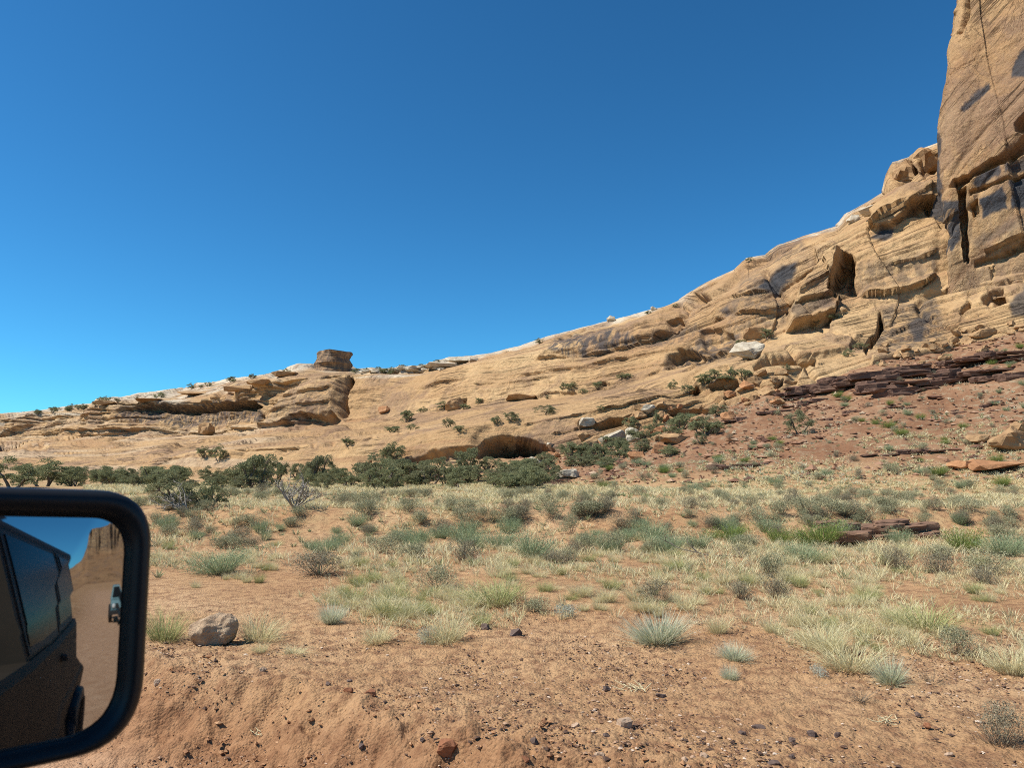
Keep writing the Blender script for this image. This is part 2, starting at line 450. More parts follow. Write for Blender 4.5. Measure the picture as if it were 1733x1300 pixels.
# ------------------------------------------------------------------ ground sheet (ground, dirt road, talus)
def build_ground():
    half = R(39)
    az = np.concatenate([np.linspace(-math.pi, -half, 46)[:-1], np.linspace(-half, half, 800), np.linspace(half, math.pi, 46)[1:-1]])
    dy = np.arange(588, 39, -2.0)
    r = np.concatenate([np.linspace(0.3, 3.9, 14), 1.9 * F / dy, np.linspace(60.6, 112, 105), 112 * (3500 / 112) ** np.linspace(0.04, 1, 24)])
    A, Rr = np.meshgrid(az, r, indexing='ij')
    x = Rr * np.sin(A); y = Rr * np.cos(A)
    z = zg(x, y)
    d = dperp(x, y)
    s, _ = talus_s(x, y)
    near = sst(16, 8, Rr)
    bank = np.exp(-((d + 0.45) / 0.75) ** 2)
    z = z + near * (0.014 * pn(x * 9, y * 9, 0, 21) + 0.010 * pn(x * 22, y * 22, 0, 22)) * (0.4 + sst(-1.0, 0, d))
    cl = fbm(x * 3.2, y * 3.2, 0, 24, 3)
    z = z + near * bank * (0.10 * np.maximum(cl, -0.2) + 0.05 * np.abs(pn(x * 11, y * 11, 0, 25)))
    z = z + 0.03 * sst(60, 20, Rr) * fbm(x * 1.1, y * 1.1, 0, 27, 3) * sst(0.2, 2, d)
    # eroded wash bank
    z = z + sst(15, 20, y) * sst(30, 26, y) * 0.10 * fbm(x * 0.9, y * 1.6, 0, 29, 3)
    z = z + sst(0.02, 0.2, s) * (0.22 * fbm(x * 0.5, y * 0.5, 0, 31, 4))
    ta = sst(0.05, 0.30, s + 0.12 * pn(x * 0.12, y * 0.12, 0, 33)) * sst(750, 1000, 866.5 + F * x / np.maximum(y, 5))
    ro = sst(-0.35, -0.95, d + 0.3 * pn(x * 1.3, y * 1.3, 0, 35)) * sst(-7, -5.5, d)
    li = sst(20, 32, y + 6 * pn(x * 0.15, y * 0.15, 0, 36)) * (1 - ta)
    V = np.stack([x, y, z], -1).reshape(-1, 3)
    nu, nv = len(az), len(r)
    Fc = gridfaces(nu, nv, True)
    fc = V[Fc].mean(1)
    sf, _ = talus_s(fc[:, 0], fc[:, 1])
    is_t = (sf > 0.12) & (fc[:, 1] > 20) & (866.5 + F * fc[:, 0] / np.maximum(fc[:, 1], 5) > 880)
    df = dperp(fc[:, 0], fc[:, 1])
    is_r = (df < -0.55) & (df > -6.5)
    at = {'talus': ta.ravel(), 'road': ro.ravel(), 'litter': li.ravel(), 'bank': (np.exp(-((d + 0.45) / 0.5) ** 2) * sst(14, 9, Rr)).ravel()}
    def sub(name, mask):
        f = Fc[mask][:, ::-1]
        u, inv = np.unique(f, return_inverse=True)
        me = mesh(name, V[u], inv.reshape(f.shape), M_GROUND, True, {k: v[u] for k, v in at.items()})
        return tag(obj(name, me), kind='structure')
    tag(sub('ground', ~is_t & ~is_r), 'orange sandy desert flat with dry grass and gravel')
    tag(sub('dirt_road', is_r), 'smooth tan dirt road surface along the bottom')
    tag(sub('talus_slope', is_t), 'red rubble slope under the sandstone cliff')
build_ground()

# ------------------------------------------------------------------ rock faces
def poly_sd(px, py, poly):
    """signed distance in pixels, positive inside"""
    poly = np.asarray(poly, float)
    n = len(poly)
    d = np.full(px.shape, 1e9); ins = np.zeros(px.shape, bool)
    for i in range(n):
        a = poly[i]; b = poly[(i + 1) % n]
        e = b - a
        wx, wy = px - a[0], py - a[1]
        t = np.clip((wx * e[0] + wy * e[1]) / (e @ e + 1e-9), 0, 1)
        d = np.minimum(d, np.hypot(wx - t * e[0], wy - t * e[1]))
        c = (a[1] > py) != (b[1] > py)
        with np.errstate(divide='ignore', invalid='ignore'):
            xi = (b[0] - a[0]) * (py - a[1]) / (b[1] - a[1] + 1e-12) + a[0]
        ins ^= c & (px < xi)
    return np.where(ins, d, -d)

def smooth_v(P, n):
    for _ in range(n):
        Q = P.copy()
        Q[:, 1:-1] = 0.25 * P[:, :-2] + 0.5 * P[:, 1:-1] + 0.25 * P[:, 2:]
        P = Q
    return P

def loft(u, rows, counts, sm):
    """rows: list of (py(u), Y(u), px(u)); returns px,py,Y grids"""
    px = []; py = []; Y = []; T = []
    for k in range(len(rows) - 1):
        t = np.arange(counts[k]) / counts[k]
        if k == len(rows) - 2:
            t = np.linspace(0, 1, counts[k])
        for q, lst in ((2, px), (0, py), (1, Y)):
            lst.append(rows[k][q][:, None] * (1 - t) + rows[k + 1][q][:, None] * t)
        T.append(k + t)
    G3 = np.stack([np.concatenate(l, 1) for l in (px, py, Y)], -1)
    G3 = smooth_v(G3, sm)
    return G3[..., 0], G3[..., 1], G3[..., 2], np.concatenate(T)

def normals(P, ref):
    du = np.gradient(P, axis=0); dv = np.gradient(P, axis=1)
    n = np.cross(du, dv)
    n /= np.linalg.norm(n, axis=-1, keepdims=True) + 1e-9
    flip = np.sign(((ref - P) * n).sum(-1, keepdims=True))
    flip[flip == 0] = 1
    return n * flip

def ledges(beta, sp, P, seed, fq, notch=False):
    q = beta / sp + 0.7 * pn(P[..., 0] * fq, P[..., 1] * fq, P[..., 2] * fq, seed)
    f = q - np.floor(q)
    prof = np.where(f < 0.85, f / 0.85, (1 - f) / 0.15) if not notch else 0.5 - np.exp(-((f - 0.5) / 0.09) ** 2)
    msk = np.clip(0.35 + 1.1 * pn(P[..., 0] * fq * 0.8, P[..., 1] * fq * 0.8, beta * 0.10, seed + 1), 0, 1.2)
    return (prof - 0.5) * msk

class Rock:
    pass
LINES = [  # traced ledge lines (photo pixels) and how far the rock steps, metres
    ([(905, 608), (961, 603), (1023, 592), (1085, 574), (1120, 560), (1160, 545)], 1.8),
    ([(890, 672), (925, 661), (992, 657), (1038, 645), (1085, 635), (1112, 617)], 1.6),
    ([(1112, 618), (1150, 615), (1186, 601), (1230, 590)], 1.2),
    ([(1331, 523), (1389, 512), (1420, 502)], 1.6),
    ([(1331, 556), (1412, 542), (1440, 536)], 1.2),
    ([(1454, 505), (1502, 500), (1560, 486), (1589, 465)], 1.6),
    ([(1476, 394), (1500, 372), (1541, 350)], 1.2),
    ([(1347, 426), (1386, 413), (1420, 400)], 1.2),
    ([(1279, 613), (1315, 597), (1428, 584), (1470, 575)], 1.3),
    ([(1200, 545), (1260, 530), (1330, 525)], 0.9),
    ([(1230, 508), (1280, 495), (1330, 490)], 0.8),
    ([(1500, 455), (1545, 445), (1588, 430)], 0.8),
    ([(1500, 570), (1560, 545), (1640, 520), (1733, 490)], 1.2),
    ([(1590, 500), (1650, 470), (1733, 450)], 1.2),
    ([(1620, 540), (1680, 525), (1733, 515)], 1.0),
    ([(820, 686), (843, 670), (863, 660)], 1.4),
    ([(850, 640), (920, 630), (1000, 610), (1060, 596)], 0.9),
    ([(800, 655), (870, 648), (940, 634)], 0.8),
    ([(572, 721), (610, 716), (656, 710)], 1.2),
    ([(500, 753), (560, 747), (620, 740), (673, 733)], 1.3),
    ([(754, 727), (800, 722), (860, 717)], 0.8),
    ([(702, 669), (739, 655), (790, 648)], 1.0),
    ([(590, 668), (650, 660), (720, 655)], 0.7),
    ([(430, 680), (500, 672), (585, 668)], 0.9),
    ([(440, 700), (500, 693), (585, 690)], 0.7),
    ([(62, 733), (180, 729), (339, 728), (430, 722)], 1.3),
    ([(140, 746), (239, 743), (332, 736)], 0.9),
    ([(322, 660), (400, 655), (464, 650)], 1.3),
    ([(220, 676), (320, 668), (440, 660)], 1.2),
    ([(0, 716), (100, 708), (200, 700)], 1.0),
    ([(152, 768), (230, 764), (304, 760)], 0.8),
    ([(700, 755), (780, 748), (860, 738)], 0.8),
    ([(930, 735), (1000, 722), (1100, 700), (1200, 676)], 1.3),
    ([(960, 705), (1060, 690), (1160, 668), (1240, 650)], 1.2),
    ([(1040, 665), (1130, 650), (1240, 630)], 0.9),
    ([(1250, 650), (1320, 635), (1400, 618)], 1.0),
    ([(880, 720), (960, 706), (1040, 696)], 0.7),
]

def rockface(name, u, rows, counts, sm, feats, varn, panel, pale, red, amp=1.0, betascale=12.0, tbeds=None):
    px, py, Y, T = loft(u, rows, counts, sm)
    P = W(px, py, Y)
    N = normals(P, np.array([0, 0, 40.0]))
    N2 = N.copy(); N2[..., 2] *= 0.45
    N2 /= np.linalg.norm(N2, axis=-1, keepdims=True)
    beta = np.broadcast_to(T[None, :] * betascale, px.shape)
    if tbeds is not None:
        beta = tbeds(px, py, P, beta)
    x, y, z = P[..., 0], P[..., 1], P[..., 2]
    sc = np.clip(Y / 110, 0.7, 2.2)                     # far faces carry broader relief
    wob = beta + 2.2 * pn(x * 0.02, y * 0.02, z * 0.02, 41) + 0.7 * pn(x * 0.09, y * 0.09, z * 0.09, 42)
    d = 2.6 * pn(x * 0.03, y * 0.03, z * 0.045, 43) * sc
    d = d + 0.8 * pn(x * 0.08, y * 0.08, z * 0.13, 44) * sc
    d = d + 0.5 * pn(x * 0.2, y * 0.2, z * 0.4, 45) * sc
    d = d + 0.22 * fbm(x * 0.7, y * 0.7, z * 1.2, 46, 3) * sc
    d = d + 2.0 * ledges(wob, 8.0, P, 47, 0.010) * sc * (0.55 + 0.45 * sst(950, 1200, px))
    d = d + 0.45 * ledges(wob + 0.6 * pn(x * 0.05, y * 0.05, z * 0.05, 48), 3.3, P, 49, 0.03, True) * sc
    d = d + 0.16 * ledges(wob, 1.5, P, 51, 0.05, True) * sc
    steep = 1 - np.abs(N[..., 2])
    d = d * (0.3 + 0.7 * sst(0.05, 0.45, steep)) * (1 - 0.55 * sst(3.7, 4.6, T)[None, :])
    # joints
    c1 = pn(x * 0.05 + 0.02 * z, y * 0.05, z * 0.008, 53)
    m1 = np.clip(1.6 * pn(x * 0.02, y * 0.02, z * 0.05, 54), 0, 1)
    d = d - 1.3 * m1 * np.exp(-(c1 / 0.022) ** 2) * sc
    # blocky spalls
    bl = pn(x * 0.11, y * 0.11, z * 0.16, 55)
    d = d + 0.7 * np.tanh(16 * bl) * np.clip(1.5 * pn(x * 0.03, y * 0.03, z * 0.03, 56) + 0.2, 0, 1) * sc
    # joint-bounded faces step in and out
    tab = np.random.default_rng(77).uniform(-1, 1, 256)
    cc = x * 0.89 - y * 0.46
    gate = sst(1050, 1250, px) * sst(0.6, 1.1, T)[None, :] * sst(4.2, 3.8, T)[None, :]
    i1_ = np.floor(cc / 8.5 + 0.5 * pn(z * 0.07, cc * 0.03, 0, 57)).astype(int)
    i2_ = np.floor(wob / 5.0 + 0.3 * pn(x * 0.05, y * 0.05, 0, 59)).astype(int)
    d = d + gate * (1.0 * tab[i1_ & 255] + 0.6 * tab[(i1_ * 31 + i2_ * 7) & 255])
    d = d * amp
    # traced ledges: rock stands proud above the line and is undercut below it
    for pts, la in LINES:
        pa = np.asarray(pts, float)
        j0 = np.searchsorted(u, pa[0, 0]); j1 = np.searchsorted(u, pa[-1, 0])
        ly = np.interp(u[j0:j1], pa[:, 0], pa[:, 1])[:, None]
        en = (sst(0, 14, u[j0:j1] - pa[0, 0]) * sst(0, 14, pa[-1, 0] - u[j0:j1]))[:, None]
        up = ly + 2.5 * pn(px[j0:j1] * 0.05, 0 * ly, 0, 67) + 1.0 * pn(px[j0:j1] * 0.08, 0 * ly, 0, 68) - py[j0:j1]
        lam = la * en * (0.5 + 0.5 * sst(1000, 1250, px[j0:j1])) * (0.7 + 0.9 * pn(px[j0:j1] * 0.03, ly * 0.02, 0, 69)) * sc[j0:j1] * (0.25 + 0.75 * sst(0.05, 0.4, steep[j0:j1]))
        d[j0:j1] += lam * np.where(up > 0, np.exp(-up / 13.0), -0.9 * np.exp(up / 3.5) * sst(0, -1.2, up) + sst(-1.2, 0, up) * 0.3)
    for poly, depth, soft in feats:
        pa = np.asarray(poly)
        i0 = max(0, np.searchsorted(u, pa[:, 0].min() - 60)); i1 = min(len(u), np.searchsorted(u, pa[:, 0].max() + 60))
        wx = 4.5 * fbm(px[i0:i1] * 0.06, py[i0:i1] * 0.06, 0, 61, 2); wy = 3.0 * fbm(px[i0:i1] * 0.05, py[i0:i1] * 0.08, 0, 62, 2)
        s_ = poly_sd(px[i0:i1] + wx, py[i0:i1] + wy, poly)
        yt_, yb_ = pa[:, 1].min(), pa[:, 1].max()
        roof = np.clip(0.25 + 1.1 * (yb_ - py[i0:i1]) / (yb_ - yt_ + 1), 0.25, 1.1)
        if depth < 0:
            d[i0:i1] -= depth * sst(-0.8, soft, s_)
            continue
        d[i0:i1] -= depth * roof * sst(-0.8, soft, s_) * (0.85 + 0.5 * pn(px[i0:i1] * 0.08, py[i0:i1] * 0.08, 0, 65))
    def msk(lst):
        m = np.zeros(px.shape)
        for poly, v, soft in lst:
            wx = 6 * pn(px * 0.03, py * 0.03, 0, 63) + 2 * pn(px * 0.13, py * 0.13, 0, 64)
            s_ = poly_sd(px + wx, py + 0.7 * wx, poly)
            m = np.maximum(m, v * sst(-soft, soft, s_))
        return m
    P = P + N2 * d[..., None]
    o = Rock()
    o.P = P
    o.px, o.py = proj(P)
    nu, nv = px.shape
    me = mesh(name, P.reshape(-1, 3), gridfaces(nu, nv)[:, ::-1], M_CLIFF, True,
              {'bed': (wob + 0.25 * pn(x * 0.3, y * 0.3, z * 0.3, 66)).ravel(), 'varn': msk(varn).ravel(), 'panel': msk(panel).ravel(),
               'pale': (pale(px, py, P, T) if pale else np.zeros(px.shape)).ravel(), 'red': (red(px, py, P, T) if red else np.zeros(px.shape)).ravel()})
    o.o = tag(obj(name, me), kind='structure')
    return o

u = np.concatenate([np.linspace(-260, -30, 60)[:-1], np.arange(-30, 1775, 1.45), np.linspace(1776, 1950, 40)])
def row(y, Y, dy=0.0, dY=0.0):
    return (np.interp(u, [-260, 0], [0, 0]) + hermite(np.clip(u, 0, 1733), X18, y) + dy, hermite(np.clip(u, 0, 1733), X18, Y) + dY, u.copy())
# skyline gets its own finer trace
SKX = [-260, 0, 60, 130, 158, 172, 205, 260, 300, 335, 400, 465, 505, 540, 600, 650, 720, 745, 785, 830, 880, 930, 1000, 1060, 1110, 1155, 1200, 1250, 1262, 1300, 1320, 1385, 1420, 1436, 1500, 1506, 1516, 1540, 1552, 1585, 1650, 1733, 1950]
SKY = [702, 700, 696, 686, 684, 673, 675, 668, 662, 650, 640, 633, 621, 621, 624, 626, 620, 611, 604, 595, 585, 568, 550, 537, 522, 510, 480, 455, 438, 430, 412, 393, 380, 358, 322, 292, 272, 264, 252, 240, 215, 190, 150]
top = (np.interp(u, SKX, SKY), hermite(np.clip(u, 0, 1733), X18, C4Y), u.copy())
rows = [row(C0y, C0Y, 40, -4), row(C0y, C0Y), row(C1y, C1Y), row(C2y, C2Y), row(C3y, C3Y), top, (top[0] + 14, top[1] + 90, u.copy())]
rows[4] = (np.maximum(rows[4][0], top[0] + 6), rows[4][1], u.copy())

feats = [
    # big alcove above the junipers and its low extension
    ([(800, 776), (806, 760), (822, 746), (850, 738), (880, 737), (908, 744), (930, 754), (945, 770), (930, 782), (800, 784)], 10.0, 7),
    ([(672, 784), (690, 772), (740, 766), (806, 758), (806, 784), (690, 790)], 3.0, 5),
    # overhang beneath the streaked face
    ([(1108, 612), (1120, 596), (1140, 585), (1158, 580), (1190, 598), (1185, 606), (1160, 616), (1125, 618)], 3.6, 7),
    ([(1178, 556), (1200, 552), (1235, 560), (1240, 590), (1205, 600), (1185, 585)], 1.2, 4),
    # fin with shaded hollow
    ([(1396, 502), (1416, 462), (1430, 434), (1447, 438), (1452, 452), (1450, 505), (1425, 502)], 6.5, 8),
    ([(1330, 522), (1420, 505), (1418, 512), (1332, 530)], 1.6, 2),
    # low wide overhang
    ([(1272, 622), (1300, 610), (1345, 608), (1382, 612), (1380, 626), (1350, 622), (1300, 624), (1276, 634)], 3.0, 4),
    ([(1162, 508), (1180, 500), (1205, 500), (1195, 514), (1172, 520)], 2.6, 4),
    ([(1125, 545), (1150, 534), (1158, 548), (1135, 560)], 2.0, 3),
    ([(1118, 702), (1150, 692), (1215, 684), (1225, 696), (1212, 706), (1150, 712)], 3.2, 4),
    ([(1165, 664), (1180, 656), (1190, 662), (1178, 672)], 2.5, 3),
    ([(1200, 660), (1245, 648), (1255, 656), (1240, 668), (1205, 672)], 2.0, 3),
    ([(1305, 655), (1325, 645), (1328, 652), (1310, 662)], 2.2, 3),
    ([(1000, 722), (1035, 712), (1060, 712), (1055, 722), (1010, 730)], 2.4, 3),
    # hollow beside the tower, cap overhangs
    ([(1528, 372), (1545, 354), (1570, 344), (1596, 340), (1596, 372)], 3.2, 5),
    ([(1508, 300), (1520, 284), (1545, 270), (1550, 292), (1530, 314), (1512, 326)], 4.5, 6),
    ([(1548, 284), (1560, 262), (1588, 254), (1588, 290), (1562, 306)], 4.0, 6),
    # blocks that stand out from the slope
    ([(428, 728), (440, 704), (460, 680), (484, 656), (506, 642), (540, 634), (592, 634), (592, 660), (588, 718)], -3.2, 16),
    ([(1331, 556), (1334, 526), (1358, 482), (1392, 446), (1431, 432), (1412, 470), (1398, 502), (1420, 506), (1414, 543)], -2.8, 5),
    ([(1476, 394), (1482, 356), (1538, 324), (1590, 312), (1590, 342), (1546, 354), (1510, 392)], -1.8, 4),
    ([(1272, 622), (1300, 600), (1350, 582), (1430, 572), (1462, 566), (1440, 600), (1382, 612), (1340, 608)], -0.9, 8),
    ([(905, 608), (940, 580), (1000, 562), (1080, 545), (1150, 525), (1165, 545), (1090, 572), (1010, 594)], -0.8, 10),
    # butte: recess, long crack, cave
    ([(543, 644), (556, 635), (578, 638), (577, 648), (548, 650)], 5.0, 4),
    ([(588, 640), (596, 632), (594, 660), (591, 700), (585, 716), (580, 706), (588, 680)], 7.0, 3),
    ([(420, 722), (424, 700), (430, 699), (432, 722)], 6.0, 2),
    ([(475, 722), (500, 704), (530, 706), (560, 712), (575, 704), (582, 714), (560, 722)], 3.0, 4),
    ([(745, 688), (770, 680), (786, 672), (790, 684), (776, 690)], 4.0, 3),
    # dark banded alcove of the far rim
    ([(198, 702), (215, 688), (250, 682), (340, 680), (420, 676), (434, 684), (420, 694), (330, 696), (240, 704)], 8.0, 5),
    ([(-20, 760), (0, 750), (50, 748), (90, 752), (80, 764), (20, 768)], 2.0, 4),
    # long bedding undercuts
    ([(330, 738), (430, 728), (520, 722), (520, 725), (430, 732), (330, 741)], 2.0, 1.5),
    ([(470, 758), (560, 745), (640, 735), (700, 730), (700, 733), (640, 739), (560, 750), (470, 762)], 1.4, 1.5),
    ([(900, 668), (960, 659), (1040, 650), (1040, 654), (960, 663), (900, 672)], 1.8, 1.5),
    ([(985, 644), (1010, 636), (1022, 640), (1020, 648), (990, 650)], 1.6, 3),
    ([(1460, 588), (1480, 560), (1492, 530), (1498, 545), (1478, 590), (1466, 606)], 2.6, 3),
    ([(1660, 505), (1672, 490), (1700, 488), (1704, 512), (1680, 522), (1664, 518)], 2.8, 4),
    ([(1620, 530), (1640, 510), (1644, 516), (1626, 536)], 1.5, 2),
]
varn = [
    ([(930, 598), (950, 578), (1000, 570), (1060, 560), (1080, 575), (1040, 588), (980, 602)], 1.0, 4),
    ([(1060, 575), (1180, 545), (1190, 560), (1100, 585)], 0.6, 5),
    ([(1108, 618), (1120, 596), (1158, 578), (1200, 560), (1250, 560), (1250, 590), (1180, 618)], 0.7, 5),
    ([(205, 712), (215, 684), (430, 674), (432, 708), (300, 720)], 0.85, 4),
    ([(440, 720), (450, 690), (590, 650), (590, 716)], 0.35, 8),
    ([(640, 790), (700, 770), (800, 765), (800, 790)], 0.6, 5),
    ([(1480, 600), (1495, 530), (1590, 500), (1600, 590)], 0.6, 6),
    ([(1230, 560), (1250, 470), (1330, 450), (1330, 540)], 0.45, 8),
    ([(1450, 500), (1455, 460), (1585, 430), (1585, 480)], 0.4, 8),
    ([(1290, 420), (1360, 400), (1360, 425), (1300, 440)], 0.4, 5),
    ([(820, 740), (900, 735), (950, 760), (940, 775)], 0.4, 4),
]
panel = [
    ([(1284, 492), (1292, 470), (1330, 452), (1352, 445), (1340, 470), (1318, 498)], 0.85, 5),
    ([(1478, 410), (1490, 388), (1512, 392), (1510, 404), (1496, 412)], 0.8, 4),
    ([(1540, 555), (1560, 525), (1575, 530), (1560, 575), (1545, 575)], 0.6, 4),
    ([(1330, 525), (1400, 508), (1410, 530), (1340, 548)], 0.35, 4),
    ([(1222, 530), (1236, 520), (1238, 530), (1228, 536)], 0.6, 3),
    ([(1710, 515), (1733, 480), (1760, 480), (1760, 540), (1712, 535)], 0.6, 4),
]
SKI = lambda px: np.interp(px, SKX, SKY)
def pale_main(px, py, P, T):
    d = py - SKI(px)
    m = sst(9, 2, d + 4 * pn(px * 0.05, py * 0.1, 0, 71)) * 0.8
    lay = sst(0.0, 0.25, pn(P[..., 0] * 0.03, P[..., 1] * 0.03, P[..., 2] * 0.7, 72))
    left = sst(520, 440, px)
    m = np.maximum(m, left * sst(24, 14, d) * (0.12 + 0.6 * lay))
    m = np.maximum(m, 0.75 * lay * sst(590, 610, px) * sst(800, 760, px) * sst(18, 10, d))
    m = np.maximum(m, left * 0.25 * lay * sst(700, 720, py))
    return m
def red_main(px, py, P, T):
    m = 0.55 * sst(1.3, 0.7, np.broadcast_to(T[None, :], px.shape) - 0.4) * sst(1150, 900, px) * (0.5 + 0.5 * pn(P[..., 0] * 0.05, P[..., 1] * 0.05, P[..., 2] * 0.4, 74))
    m = m + 0.5 * np.clip(pn(P[..., 0] * 0.025, P[..., 1] * 0.025, P[..., 2] * 0.06, 75) + 0.1, 0, 1) * sst(900, 1300, px)
    return np.clip(m, 0, 1)
def beds_main(px, py, P, b):
    return b + 0.10 * (P[..., 2] - 0.12 * P[..., 0])
MAIN = rockface('slickrock_cliff', u, rows, [10, 58, 46, 88, 52, 14], 5, feats, varn, panel, pale_main, red_main, 1.0, 12.0, beds_main)
tag(MAIN.o, 'long tan slickrock slope with ledges and alcoves rising to the right')

# sheer wall at the right edge
ut = np.linspace(0, 5, 330)
UC = [0, 0.7, 1.4, 2.4, 3.6, 5.0]
def trow(pxs, pys, Ys):
    return (hermite(ut, UC, pys), hermite(ut, UC, Ys), hermite(ut, UC, pxs))
trows = [trow([1615, 1588, 1604, 1648, 1733, 1960], [530, 526, 528, 512, 500, 490], [125, 103, 97.5, 96, 92, 80]),
         trow([1614, 1587, 1603, 1646, 1733, 1960], [452, 452, 452, 436, 402, 340], [125, 103, 97.5, 96, 92, 80]),
         trow([1612, 1587, 1601, 1645, 1733, 1960], [320, 320, 320, 300, 262, 180], [125, 103, 98, 96, 92, 80]),
         trow([1608, 1588, 1606, 1652, 1733, 1960], [215, 215, 215, 200, 170, 80], [126, 103.5, 98.5, 96.5, 92.5, 80.5]),
         trow([1625, 1601, 1622, 1668, 1740, 1960], [130, 130, 130, 120, 100, 20], [127, 104, 99.5, 97.5, 93.5, 81]),
         trow([1646, 1622, 1645, 1690, 1755, 1960], [0, 0, 0, -10, -30, -110], [128, 105, 100.5, 98.5, 94.5, 82]),
         trow([1668, 1642, 1668, 1708, 1770, 1970], [-140, -150, -150, -160, -190, -300], [130, 107, 102.5, 100, 96, 84]),
         trow([1700, 1690, 1710, 1745, 1800, 1990], [-150, -160, -160, -168, -196, -304], [160, 135, 132, 130, 126, 110])]
tfe = [
    ([(1604, 318), (1612, 302), (1640, 294), (1672, 272), (1695, 262), (1715, 245), (1733, 222), (1800, 190), (1800, 225), (1733, 250), (1700, 276), (1650, 300), (1625, 318)], 2.6, 4),
    ([(1620, 318), (1636, 316), (1639, 380), (1642, 440), (1632, 440), (1628, 380)], 3.0, 3),
    ([(1642, 345), (1655, 335), (1658, 362), (1646, 366)], 1.6, 3),
    ([(1645, 442), (1690, 428), (1733, 402), (1800, 370), (1800, 395), (1733, 420), (1690, 440), (1650, 452)], 2.6, 4),
    ([(1640, 322), (1690, 305), (1733, 285), (1733, 292), (1690, 312), (1642, 330)], 1.3, 2),
    ([(1715, 210), (1733, 190), (1800, 150), (1800, 200), (1733, 222), (1718, 222)], 3.0, 5),
    ([(1622, 60), (1632, 0), (1644, -20), (1640, 30), (1632, 56)], 1.5, 3),
]
tpa = [
    ([(1660, 338), (1700, 318), (1704, 352), (1662, 368)], 0.95, 3),
    ([(1710, 305), (1733, 290), (1800, 260), (1800, 330), (1733, 346), (1712, 352)], 0.95, 3),
    ([(1650, 312), (1655, 296), (1692, 276), (1692, 296), (1656, 318)], 0.85, 3),
    ([(1712, 130), (1718, 100), (1733, 84), (1800, 60), (1800, 120), (1733, 128)], 0.9, 3),
    ([(1626, 186), (1640, 165), (1672, 140), (1674, 150), (1650, 172), (1632, 190)], 0.85, 3),
    ([(1594, 420), (1594, 340), (1624, 338), (1628, 396), (1610, 425)], 0.8, 3),
    ([(1700, 275), (1733, 255), (1800, 230), (1800, 258), (1733, 280), (1702, 292)], 0.7, 4),
    ([(1584, 460), (1580, 225), (1592, 225), (1594, 330), (1593, 460)], 0.75, 2),
    ([(1645, 405), (1733, 360), (1733, 385), (1650, 420)], 0.3, 6),
]
def beds_tower(px, py, P, b):
    return 0.55 * P[..., 2] - 0.55 * P[..., 0] + 0.2 * P[..., 1]
def rock_tower():
    fe = tfe
    px, py, Y, T = loft(ut, trows, [14, 90, 70, 56, 76, 60, 14], 3)
    P = W(px, py, Y)
    N = normals(P, np.array([0, 0, 40.0])); N[..., 2] *= 0.4
    N /= np.linalg.norm(N, axis=-1, keepdims=True)
    x, y, z = P[..., 0], P[..., 1], P[..., 2]
    beta = beds_tower(px, py, P, None)
    tab = np.random.default_rng(79).uniform(-1, 1, 256)
    cc = x * 0.77 - y * 0.64
    i1_ = np.floor(cc / 4.6 + 0.10 * z / 4.6 + 0.3 * pn(z * 0.08, cc * 0.03, 0, 80)).astype(int)
    i2_ = np.floor((z - 0.35 * cc) / 7.0 + 0.35 * pn(cc * 0.08, z * 0.02, 0, 78)).astype(int)
    lowg = sst(285, 330, py + (px - 1640) * 0.7)
    d = 0.30 * tab[i1_ & 255] + (0.15 + 0.75 * lowg) * tab[(i1_ * 29 + i2_ * 5) & 255]
    d = d + 0.35 * pn(x * 0.06, y * 0.06, z * 0.05, 81) + 0.15 * pn(x * 0.2, y * 0.2, z * 0.2, 82) + 0.09 * fbm(x * 0.7, y * 0.7, z * 0.7, 83, 3)
    d = d + 0.3 * ledges(beta + 1.2 * pn(x * .08, y * .08, z * .08, 84), 3.7, P, 85, 0.05, True) + 0.12 * ledges(beta + 0.5 * pn(x * .2, y * .2, z * .2, 84), 1.3, P, 87, 0.08, True)
    vj = pn(x * 0.16, y * 0.16, z * 0.012, 89)
    d = d - 0.25 * np.exp(-(vj / 0.03) ** 2) * np.clip(1.5 * pn(x * 0.05, y * 0.05, z * 0.05, 90) + .3, 0, 1)
    lower = sst(285, 330, py + (px - 1640) * 0.7)
    blk = np.tanh(9 * pn(x * 0.22, y * 0.22, z * 0.2, 91))
    d = d + lower * (0.2 * blk - 0.9)
    for poly, depth, soft in fe:
        wx = 2.5 * pn(px * 0.09, py * 0.09, 0, 61); wy = 2.5 * pn(px * 0.08, py * 0.12, 0, 62)
        d = d - depth * sst(-0.8, soft, poly_sd(px + wx, py + wy, poly))
    pan = np.zeros(px.shape)
    for poly, v, soft in tpa:
        wx = 5 * pn(px * 0.05, py * 0.05, 0, 63) + 2 * pn(px * 0.2, py * 0.2, 0, 64)
        pan = np.maximum(pan, v * sst(-soft, soft, poly_sd(px + wx, py + 0.6 * wx, poly)))
    P = P + N * d[..., None]
    red = np.clip(0.8 * pn(x * 0.05, y * 0.05, z * 0.05, 76) + 0.2, 0, 0.7)
    nu, nv = px.shape
    me = mesh('sandstone_tower', P.reshape(-1, 3), gridfaces(nu, nv), M_CLIFF, True,
              {'bed': beta.ravel(), 'varn': (0.25 * lower).ravel(), 'panel': pan.ravel(), 'pale': np.zeros(px.size), 'red': red.ravel()})
    tag(obj('sandstone_tower', me), 'sheer sandstone wall with dark varnish panels filling the upper right corner', kind='structure')
rock_tower()

def cliff_pt(px, py):
    m = (np.abs(MAIN.px - px) < 2.5) & (np.abs(MAIN.py - py) < 2.5)
    if not m.any():
        m = (np.abs(MAIN.px - px) < 5) & (np.abs(MAIN.py - py) < 6)
        if not m.any():
            return None
    c = MAIN.P[m]
    return c[np.argmin(c[:, 1])]

